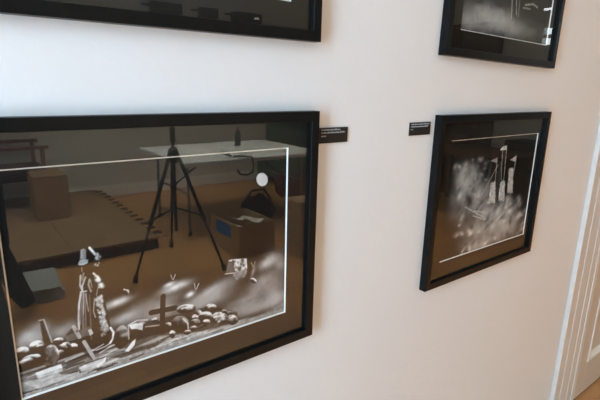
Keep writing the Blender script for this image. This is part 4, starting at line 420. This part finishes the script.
def folding_table(label, loc, rz, lx, ly, h):
    t = thing('folding_table', label, 'table', loc, rz, 'white folding tables')
    B('tabletop', 'white_plastic', t, (-lx / 2, lx / 2, -ly / 2, ly / 2, h - .045, h), bevel=.012)
    for s in (-1, 1):
        x = s * (lx / 2 - .12)
        f = T('leg_frame', 'grey_metal', t, ([(x, -ly / 2 + .22, h - .05), (x, -ly / 2 + .20, .02)], .014), ([(x, ly / 2 - .22, h - .05), (x, ly / 2 - .20, .02)], .014), ([(x, -ly / 2 + .21, .42), (x, ly / 2 - .21, .42)], .011))
        for y in (-ly / 2 + .20, ly / 2 - .20): T('foot_cap', 'rubber', f, ([(x, y, 0), (x, y, .04)], .018))
        T('brace', 'black', t, ([(x, 0, .42), (x - s * .42, 0, h - .05)], .009))
    return t
folding_table('white plastic folding table behind the tripod, with a bottle on it', (2.47, -3.80, 0), 0, 1.62, 1.2, .765)
# clamp lamp gripped on the table edge, and a bottle
bm = bmesh.new(); lathe(bm, [(.034, 0), (.036, .01), (.036, .13), (.012, .17), (.012, .2)]); 
t = thing('bottle', 'dark glass bottle standing on the white folding table', 'bottle', (2.68, -4.02, .765)); obj('bottle_body', bm, 'glass_bottle', t)
bm = bmesh.new(); lathe(bm, [(.014, .2), (.014, .235)]); obj('cap', bm, 'silver', t)
t = thing('clamp', 'black spring clamp gripping the near edge of the white table', 'clamp', (2.28, -3.185, .765))
T('jaw', 'black', t, ([(-.08, -.08, .012), (0, -.02, .02), (.06, .03, .012), (.07, .045, -.04), (.07, .04, -.13), (.02, .03, -.16), (-.07, .03, -.15), (-.10, .03, -.10)], .011)); T('grip', 'rubber', t, ([(-.10, -.09, .014), (-.20, -.12, .06)], .014))

# low plywood platform with a splintered front edge, against the back wall
t = thing('platform', 'low pale plywood platform against the back wall, its edges splintered', 'platform', (.40, -4.26, 0))
B('deck', 'platform', t, (-1.25, -.4, -1.14, 1.050, .095, .12), (-.396, .28, -1.14, 1.050, .095, .12), (.284, 1.0, -1.14, 1.050, .095, .12), bevel=.003)
B('base_frame', 'platform_edge', t, (-1.24, .99, -1.13, 1.030, 0, .0945))
rr = random.Random(2); bm = bmesh.new()
x = -1.25
while x < .98:
    w = rr.uniform(.09, .2); z = rr.uniform(.004, .022); v = [bm.verts.new(p) for p in ((x, 1.0505, .119), (x + w, 1.0505, .119), (x + w * .75, 1.0505, .119 - z * 1.9), (x, 1.058, .119), (x + w, 1.058, .119), (x + w * .75, 1.058, .119 - z * 1.9))]
    for f in ((0, 1, 2), (3, 5, 4), (0, 3, 4, 1), (1, 4, 5, 2), (2, 5, 3, 0)): bm.faces.new([v[i] for i in f])
    x += w
obj('splintered_edge', bm, 'platform', t)
for k in range(13):
    y = -1.0 + k * .16
    B('edge_slat', 'platform_edge', t, (.985, 1.05, y, y + .05, .1202, .135))

def carton(label, loc, rz, w, d, h, open_top, sticker=False, group='brown cardboard boxes'):
    t = thing('cardboard_box', label, 'box', loc, rz, group); k = .006
    if open_top:
        B('box_body', 'card', t, (-w / 2, w / 2, -d / 2, -d / 2 + k, 0, h), (-w / 2, w / 2, d / 2 - k, d / 2, 0, h), (-w / 2, -w / 2 + k, -d / 2 + k, d / 2 - k, 0, h), (w / 2 - k, w / 2, -d / 2 + k, d / 2 - k, 0, h), (-w / 2 + k, w / 2 - k, -d / 2 + k, d / 2 - k, 0, k))
    else:
        B('box_body', 'card', t, (-w / 2, w / 2, -d / 2, d / 2, 0, h), bevel=.004)
        B('flap', 'card_in', t, (-w / 2 + .01, w / 2 - .01, -d / 2, -.004, h + .0005, h + .006), (-w / 2 + .01, w / 2 - .01, .004, d / 2, h + .0005, h + .006))
    if sticker: B('sticker', 'blue', t, (-w / 2 - .002, -w / 2 - .0003, -.16, .12, h * .50, h * .90))
    return t
carton('tall closed cardboard box standing on the plywood platform', (.74, -4.46, .1208), .0, .30, .42, .43, False)
cb = carton('open cardboard box of papers with a blue sticker on its side, beside the tripod', (2.055, -2.86, 0), .0, .37, .53, .285, True, True)
for i, (x, y, a, tl) in enumerate(((1.985, -2.80, .5, .12), (2.07, -2.95, -.3, .15), (2.11, -2.78, .9, .1))):
    bm = bmesh.new(); q = [[bm.verts.new((u * .10 - .05, v * .10 - .05, .012 * math.sin(u * 4 + v * 3 + i))) for u in np.linspace(0, 1.5, 7)] for v in np.linspace(0, 1.5, 6)]
    for r0, r1 in zip(q, q[1:]):
        for k in range(6): bm.faces.new((r0[k], r0[k + 1], r1[k + 1], r1[k]))
    o = obj('paper_sheet', bm, 'paper'); o.location = (x, y, .21 + i * .035); o.rotation_euler = (tl, .1, a)
    md = o.modifiers.new('thickness', 'SOLIDIFY'); md.thickness = .002
    tag(o, ['crumpled white paper at the left of the open cardboard box', 'crumpled white paper in the middle of the open cardboard box', 'crumpled white paper at the right of the open cardboard box'][i], 'paper', 'papers in the open box')
carton('narrow upright cardboard box right of the open box', (2.42, -2.40, 0), .0, .26, .24, .50, False)

# black camera bag behind the open box
t = thing('camera_bag', 'slumped black camera bag on the floor behind the open cardboard box', 'bag', (2.60, -3.45, 0), .2)
bm = bmesh.new(); bmesh.ops.create_uvsphere(bm, u_segments=20, v_segments=12, radius=1)
for v in bm.verts: v.co = Vector((v.co.x * .2, v.co.y * .14, (max(v.co.z, -.8) + .8) * .17)) * (1 + .06 * math.sin(v.co.x * 9 + v.co.z * 7))
obj('bag_body', bm, 'black_soft', t, smooth=True)
T('strap', 'black', t, ([(-.15, 0, .24), (-.08, .02, .36), (.06, .03, .37), (.15, 0, .24)], .014))

# a pile of grey books on the floor
bk = thing('book', 'grey hardback book at the bottom of the pile on the floor', 'book', (.36, -2.825, 0), .03, 'grey books piled on the floor')
B('cover', 'grey_book', bk, (-.13, .13, -.2, .2, 0, .003), (-.13, .13, -.2, .2, .027, .03), (-.13, -.127, -.2, .2, .003, .027)); B('page_block', 'pages', bk, (-.125, .124, -.195, .195, .0035, .0265))
copy_thing(bk, (.365, -2.82, .0305), -.04, 'grey hardback book in the middle of the pile on the floor')
copy_thing(bk, (.36, -2.83, .061), .05, 'grey hardback book on top of the pile on the floor')
# black case added by the books for the dark reflection of the camera operator
t = thing('added_dark_case', 'long black case beside the grey books, added as dark reflection of the camera operator', 'case', (.12, -2.60, 0))
bm = bmesh.new(); tube(bm, [(.14, .05, .055), (.10, .05, .15), (.02, .04, .45), (-.08, .03, .75), (-.10, .03, .80)], [.05, .062, .06, .055, .03], 14); obj('added_case_body', bm, 'black_soft', t)
T('carry_handle', 'black', t, ([(.02, .09, .30), (.0, .13, .40), (-.02, .09, .52)], .01))

# added coat stand and navy coat, standing in for the operator behind the camera
t = thing('added_coat_stand', 'added dark wooden coat stand holding a navy stand-in for the camera operator', 'coat stand', (-.20, -1.5, 0))
T('pole', 'dark_brown', t, ([(0, 0, .04), (0, 0, 1.8)], .018))
bm = bmesh.new(); lathe(bm, [(.2, 0), (.2, .02), (.05, .04)], seg=24); obj('base', bm, 'dark_brown', t)
for k in range(4):
    a = k * PI / 2 + .4; T('hook', 'dark_brown', t, ([(0, 0, 1.72), (.08 * math.cos(a), .08 * math.sin(a), 1.70), (.12 * math.cos(a), .12 * math.sin(a), 1.76)], .009))
bm = bmesh.new(); rings = []
for k in range(15):
    z = .10 + k * .108; s = k / 14; rx = .30 - .10 * s if s < .86 else .22 - (s - .86) * 1.25; ry = .19 - .06 * s
    rings.append([bm.verts.new(((rx + .018 * math.sin(9 * a + k * .3) * (1 - s)) * math.cos(a), (ry + .02 * math.sin(7 * a) * (1 - s)) * math.sin(a), z)) for a in np.linspace(0, 2 * PI, 36, endpoint=False)])
for A, Bv in zip(rings, rings[1:]):
    for k in range(36): bm.faces.new((A[k], A[(k + 1) % 36], Bv[(k + 1) % 36], Bv[k])).smooth = True
o = thing('coat', 'long navy coat added to give the dark reflection of the camera operator', 'coat', (-.20, -1.5, 0)); obj('operator_standin_body', bm, 'navy', o)
for s in (-1, 1): T('sleeve', 'navy', o, ([(s * .19, 0, 1.52), (s * .26, .02, 1.2), (s * .27, .05, .82)], [.06, .065, .05]))

# maroon armchair against the back wall
t = thing('armchair', 'maroon wooden armchair with plum cushions by the back wall', 'chair', (.50, -5.05, .1215), -PI / 2)
for sx in (-1, 1):
    for sy in (-1, 1): T('leg', 'maroon', t, ([(sx * .32, sy * .26, 0), (sx * .32, sy * .26, .42 if sy < 0 else .64)], .022))
    B('armrest', 'maroon', t, (sx * .32 - .03, sx * .32 + .03, -.30, .32, .64, .675), bevel=.006)
B('seat', 'maroon_cloth', t, (-.295, .295, -.28, .30, .30, .42), bevel=.03)
B('backrest', 'maroon_cloth', t, (-.30, .30, -.32, -.24, .43, .92), bevel=.03)

# dark green sofa and a red blanket
t = thing('sofa', 'dark green sofa against the back wall beyond the table', 'sofa', (4.75, -4.92, 0))
B('seat', 'green', t, (-.78, .78, -.30, .42, .12, .42), bevel=.04); B('backrest', 'green', t, (-.78, .78, -.48, -.31, .12, .88), bevel=.05)
for s in (-1, 1):
    B('armrest', 'green', t, (min(s * .79, s * .95), max(s * .79, s * .95), -.48, .42, .10, .60), bevel=.04)
    for y in (-.42, .36): T('leg', 'dark_brown', t, ([(s * .85, y, 0), (s * .85, y, .10)], .025))
t = thing('crate', 'low red crate on the floor in front of the green sofa', 'crate', (3.72, -4.30, 0), .3)
B('crate_body', 'red', t, (-.22, .22, -.16, .16, 0, .012), (-.22, .22, -.16, -.148, .012, .25), (-.22, .22, .148, .16, .012, .25), (-.22, -.208, -.148, .148, .012, .25), (.208, .22, -.148, .148, .012, .25))
B('crate_handle', 'dark_brown', t, (-.06, .06, .1605, .175, .17, .195))

# black box lights fixed high on the back wall
def wall_light(label, x, w, led):
    t = thing('wall_light', label, 'light', (x, YB, 2.36), group='black box lights high on the back wall')
    B('housing', 'black', t, (-w / 2, w / 2, .001, .11, -.05, .075), bevel=.006)
    B('bracket', 'black', t, (-w / 2 - .10, -w / 2 - .0005, .001, .03, .02, .05))
    if led: B('lamp', 'led', t, (w / 2 - .13, w / 2 - .06, .1105, .116, -.005, .02))
wall_light('wide black box light high on the back wall, leftmost of three in the mirror image', 2.43, .40, False)
wall_light('narrow black box light high on the back wall, in the middle of three', 3.02, .26, False)
wall_light('black box light with a lit spot high on the back wall', 3.62, .46, True)

# tall bookcase on the right wall, a second table before it, door-like cupboard
t = thing('bookcase', 'tall dark brown bookcase with a closed upper cupboard on the right wall', 'bookcase', (XR - .20, -3.10, 0))
B('carcass', 'dark_brown', t, (-.17, .17, -.32, -.29, 0, 2.3), (-.17, .17, .29, .32, 0, 2.3), (.15, .17, -.29, .29, 0, 2.3), (-.17, .15, -.29, .29, 2.27, 2.3), (-.17, .15, -.29, .29, 0, .05))
for z in (.5, .95, 1.4, 1.85): B('shelf', 'dark_brown', t, (-.165, .149, -.289, .289, z, z + .022))
rr = random.Random(5); n = 0
side = ['left end', 'second place', 'third place', 'middle', 'fifth place', 'sixth place', 'right end']
for zi, z in enumerate((.523, .973, 1.423)):
    y = -3.37
    for k in range(7):
        w = rr.uniform(.03, .06); h = rr.uniform(.22, .32)
        o = B('shelf_book', rr.choice(('book_a', 'book_b', 'book_c')), None, (-.09, .09, 0, w, 0, h)); o.location = (XR - .19, y, z + .0005); y += w + .004
        tag(o, 'upright book at the %s of the %s bookcase shelf' % (side[k], ('lowest', 'middle', 'upper')[zi]), 'book', 'books on the bookcase')
t = thing('cupboard', 'brown wooden cupboard left of the bookcase on the right wall', 'cupboard', (XR - .25, -3.78, 0))
B('body', 'brown', t, (-.2, .22, -.33, .33, 0, 2.05), bevel=.004)
for s in (-1, 1):
    dr = B('door', 'brown', t, (-.222, -.2005, min(s * .005, s * .32), max(s * .005, s * .32), .08, 2.0), bevel=.004)
    T('knob', 'grey_metal', dr, ([(-.223, s * .05, 1.0), (-.25, s * .05, 1.0)], .014))
t = thing('wooden_table', 'dark wooden table standing in front of the bookcase', 'table', (5.08, -2.5, 0))
B('tabletop', 'brown', t, (-.45, .45, -.6, .6, .73, .76), bevel=.006)
for sx in (-1, 1):
    for sy in (-1, 1): B('leg', 'brown', t, (sx * .4 - .025, sx * .4 + .025, sy * .55 - .025, sy * .55 + .025, 0, .7295))
t = thing('ceiling_light', 'slim fluorescent batten light under the ceiling by the right window', 'light', (5.7, -2.13, H))
T('stem', 'grey_metal', t, ([(0, 0, -.5), (0, 0, -.001)], .008)); B('batten', 'white_plastic', t, (-.03, .03, -.05, .05, -.60, -.5)); T('tube', 'tube', t, ([(0, -.04, -.612), (0, .04, -.612)], .014))
t = thing('armoire', 'dark cabinet under the right window', 'cabinet', (XR - .22, -1.95, 0))
B('body', 'dark_brown', t, (-.2, .19, -.42, .42, 0, .86), bevel=.004)
for s in (-1, 1):
    dr = B('door', 'dark_brown', t, (-.218, -.2005, min(s * .005, s * .41), max(s * .005, s * .41), .06, .82)); T('knob', 'grey_metal', dr, ([(-.219, s * .05, .5), (-.24, s * .05, .5)], .012))

# ceiling downlights over the room
for k, (x, y, lab) in enumerate(((.6, -1.8, 'round ceiling downlight above the tripod end of the room'), (2.6, -1.8, 'round ceiling downlight above the middle of the room'), (4.4, -1.8, 'round ceiling downlight toward the bookcase'))):
    if k == 0:
        dl = thing('downlight', lab, 'light', (x, y, H), group='round ceiling downlights')
        bm = bmesh.new(); lathe(bm, [(.10, -.001), (.10, -.02), (.09, -.03)], seg=28); obj('rim', bm, 'white_plastic', dl)
        bm = bmesh.new(); lathe(bm, [(.08, -.0305), (.08, -.034)], seg=28); obj('diffuser', bm, 'lamp_white', dl)
    else: copy_thing(dl, (x, y, H), 0, lab)

# ------------------------------------------------------------------ light
def area(name, loc, rot, sx, sy, power, col, spread=PI):
    l = bpy.data.lights.new(name, 'AREA'); l.shape = 'RECTANGLE'; l.size = sx; l.size_y = sy; l.energy = power; l.color = col; l.spread = spread
    o = bpy.data.objects.new(name, l); COL.objects.link(o); o.location = loc; o.rotation_euler = rot; return o
for k, (a, b, za, zb) in enumerate(LW):
    area('daylight', (XL - .20, (a + b) / 2, (za + zb) / 2), (0, -PI / 2, 0), zb - za, b - a, PW[k], (.54, .76, 1.0))
for a, b, za, zb in RW: area('daylight', (XR + .20, (a + b) / 2, (za + zb) / 2), (0, PI / 2, 0), zb - za, b - a, PW[2], (.85, .93, 1.0))
for x in (.6, 2.6, 4.4):
    l = bpy.data.lights.new('downlight_bulb', 'AREA'); l.shape = 'DISK'; l.size = .16; l.energy = PL; l.color = (1.0, .74, .46)
    o = bpy.data.objects.new('downlight_bulb', l); COL.objects.link(o); o.location = (x, -1.8, H - .04); l.spread = 1.05
area('skylight_fill', ((SX0 + SX1) / 2, (SY0 + SY1) / 2, H + .3), (0, 0, 0), SX1 - SX0, SY1 - SY0, PW[3], SKC, SPR)  # added overhead fill, brightens the floor that the glass reflects
w = bpy.data.worlds.new('sky'); sc.world = w; w.use_nodes = True
bg = w.node_tree.nodes['Background']; bg.inputs['Color'].default_value = (.72, .85, 1, 1); bg.inputs['Strength'].default_value = .8

# ------------------------------------------------------------------ camera
cam = bpy.data.cameras.new('camera'); co = bpy.data.objects.new('camera', cam); COL.objects.link(co)
cam.sensor_width = 36; cam.lens = 465.78 * 36 / 600; cam.clip_start = .02
r_ = Vector((0.79478819, -0.60638401, 0.02470134)); u_ = Vector((0.12922202, 0.20885921, 0.96937067)); f_ = Vector((0.59296998, 0.76725241, -0.24435701))
co.matrix_world = Matrix(((r_.x, u_.x, -f_.x, -.04544572), (r_.y, u_.y, -f_.y, -.74659383), (r_.z, u_.z, -f_.z, 1.49583786), (0, 0, 0, 1)))
sc.camera = co
sc.view_settings.view_transform = 'Standard'; sc.view_settings.look = 'None'; sc.view_settings.gamma = 1; sc.view_settings.use_curve_mapping = False
sc.view_settings.exposure = EXPOSURE
sc.cycles.use_denoising = True
sc.cycles.max_bounces = 10; sc.cycles.diffuse_bounces = 5; sc.cycles.glossy_bounces = 4; sc.cycles.transparent_max_bounces = 12
sc.cycles.caustics_reflective = False; sc.cycles.caustics_refractive = False
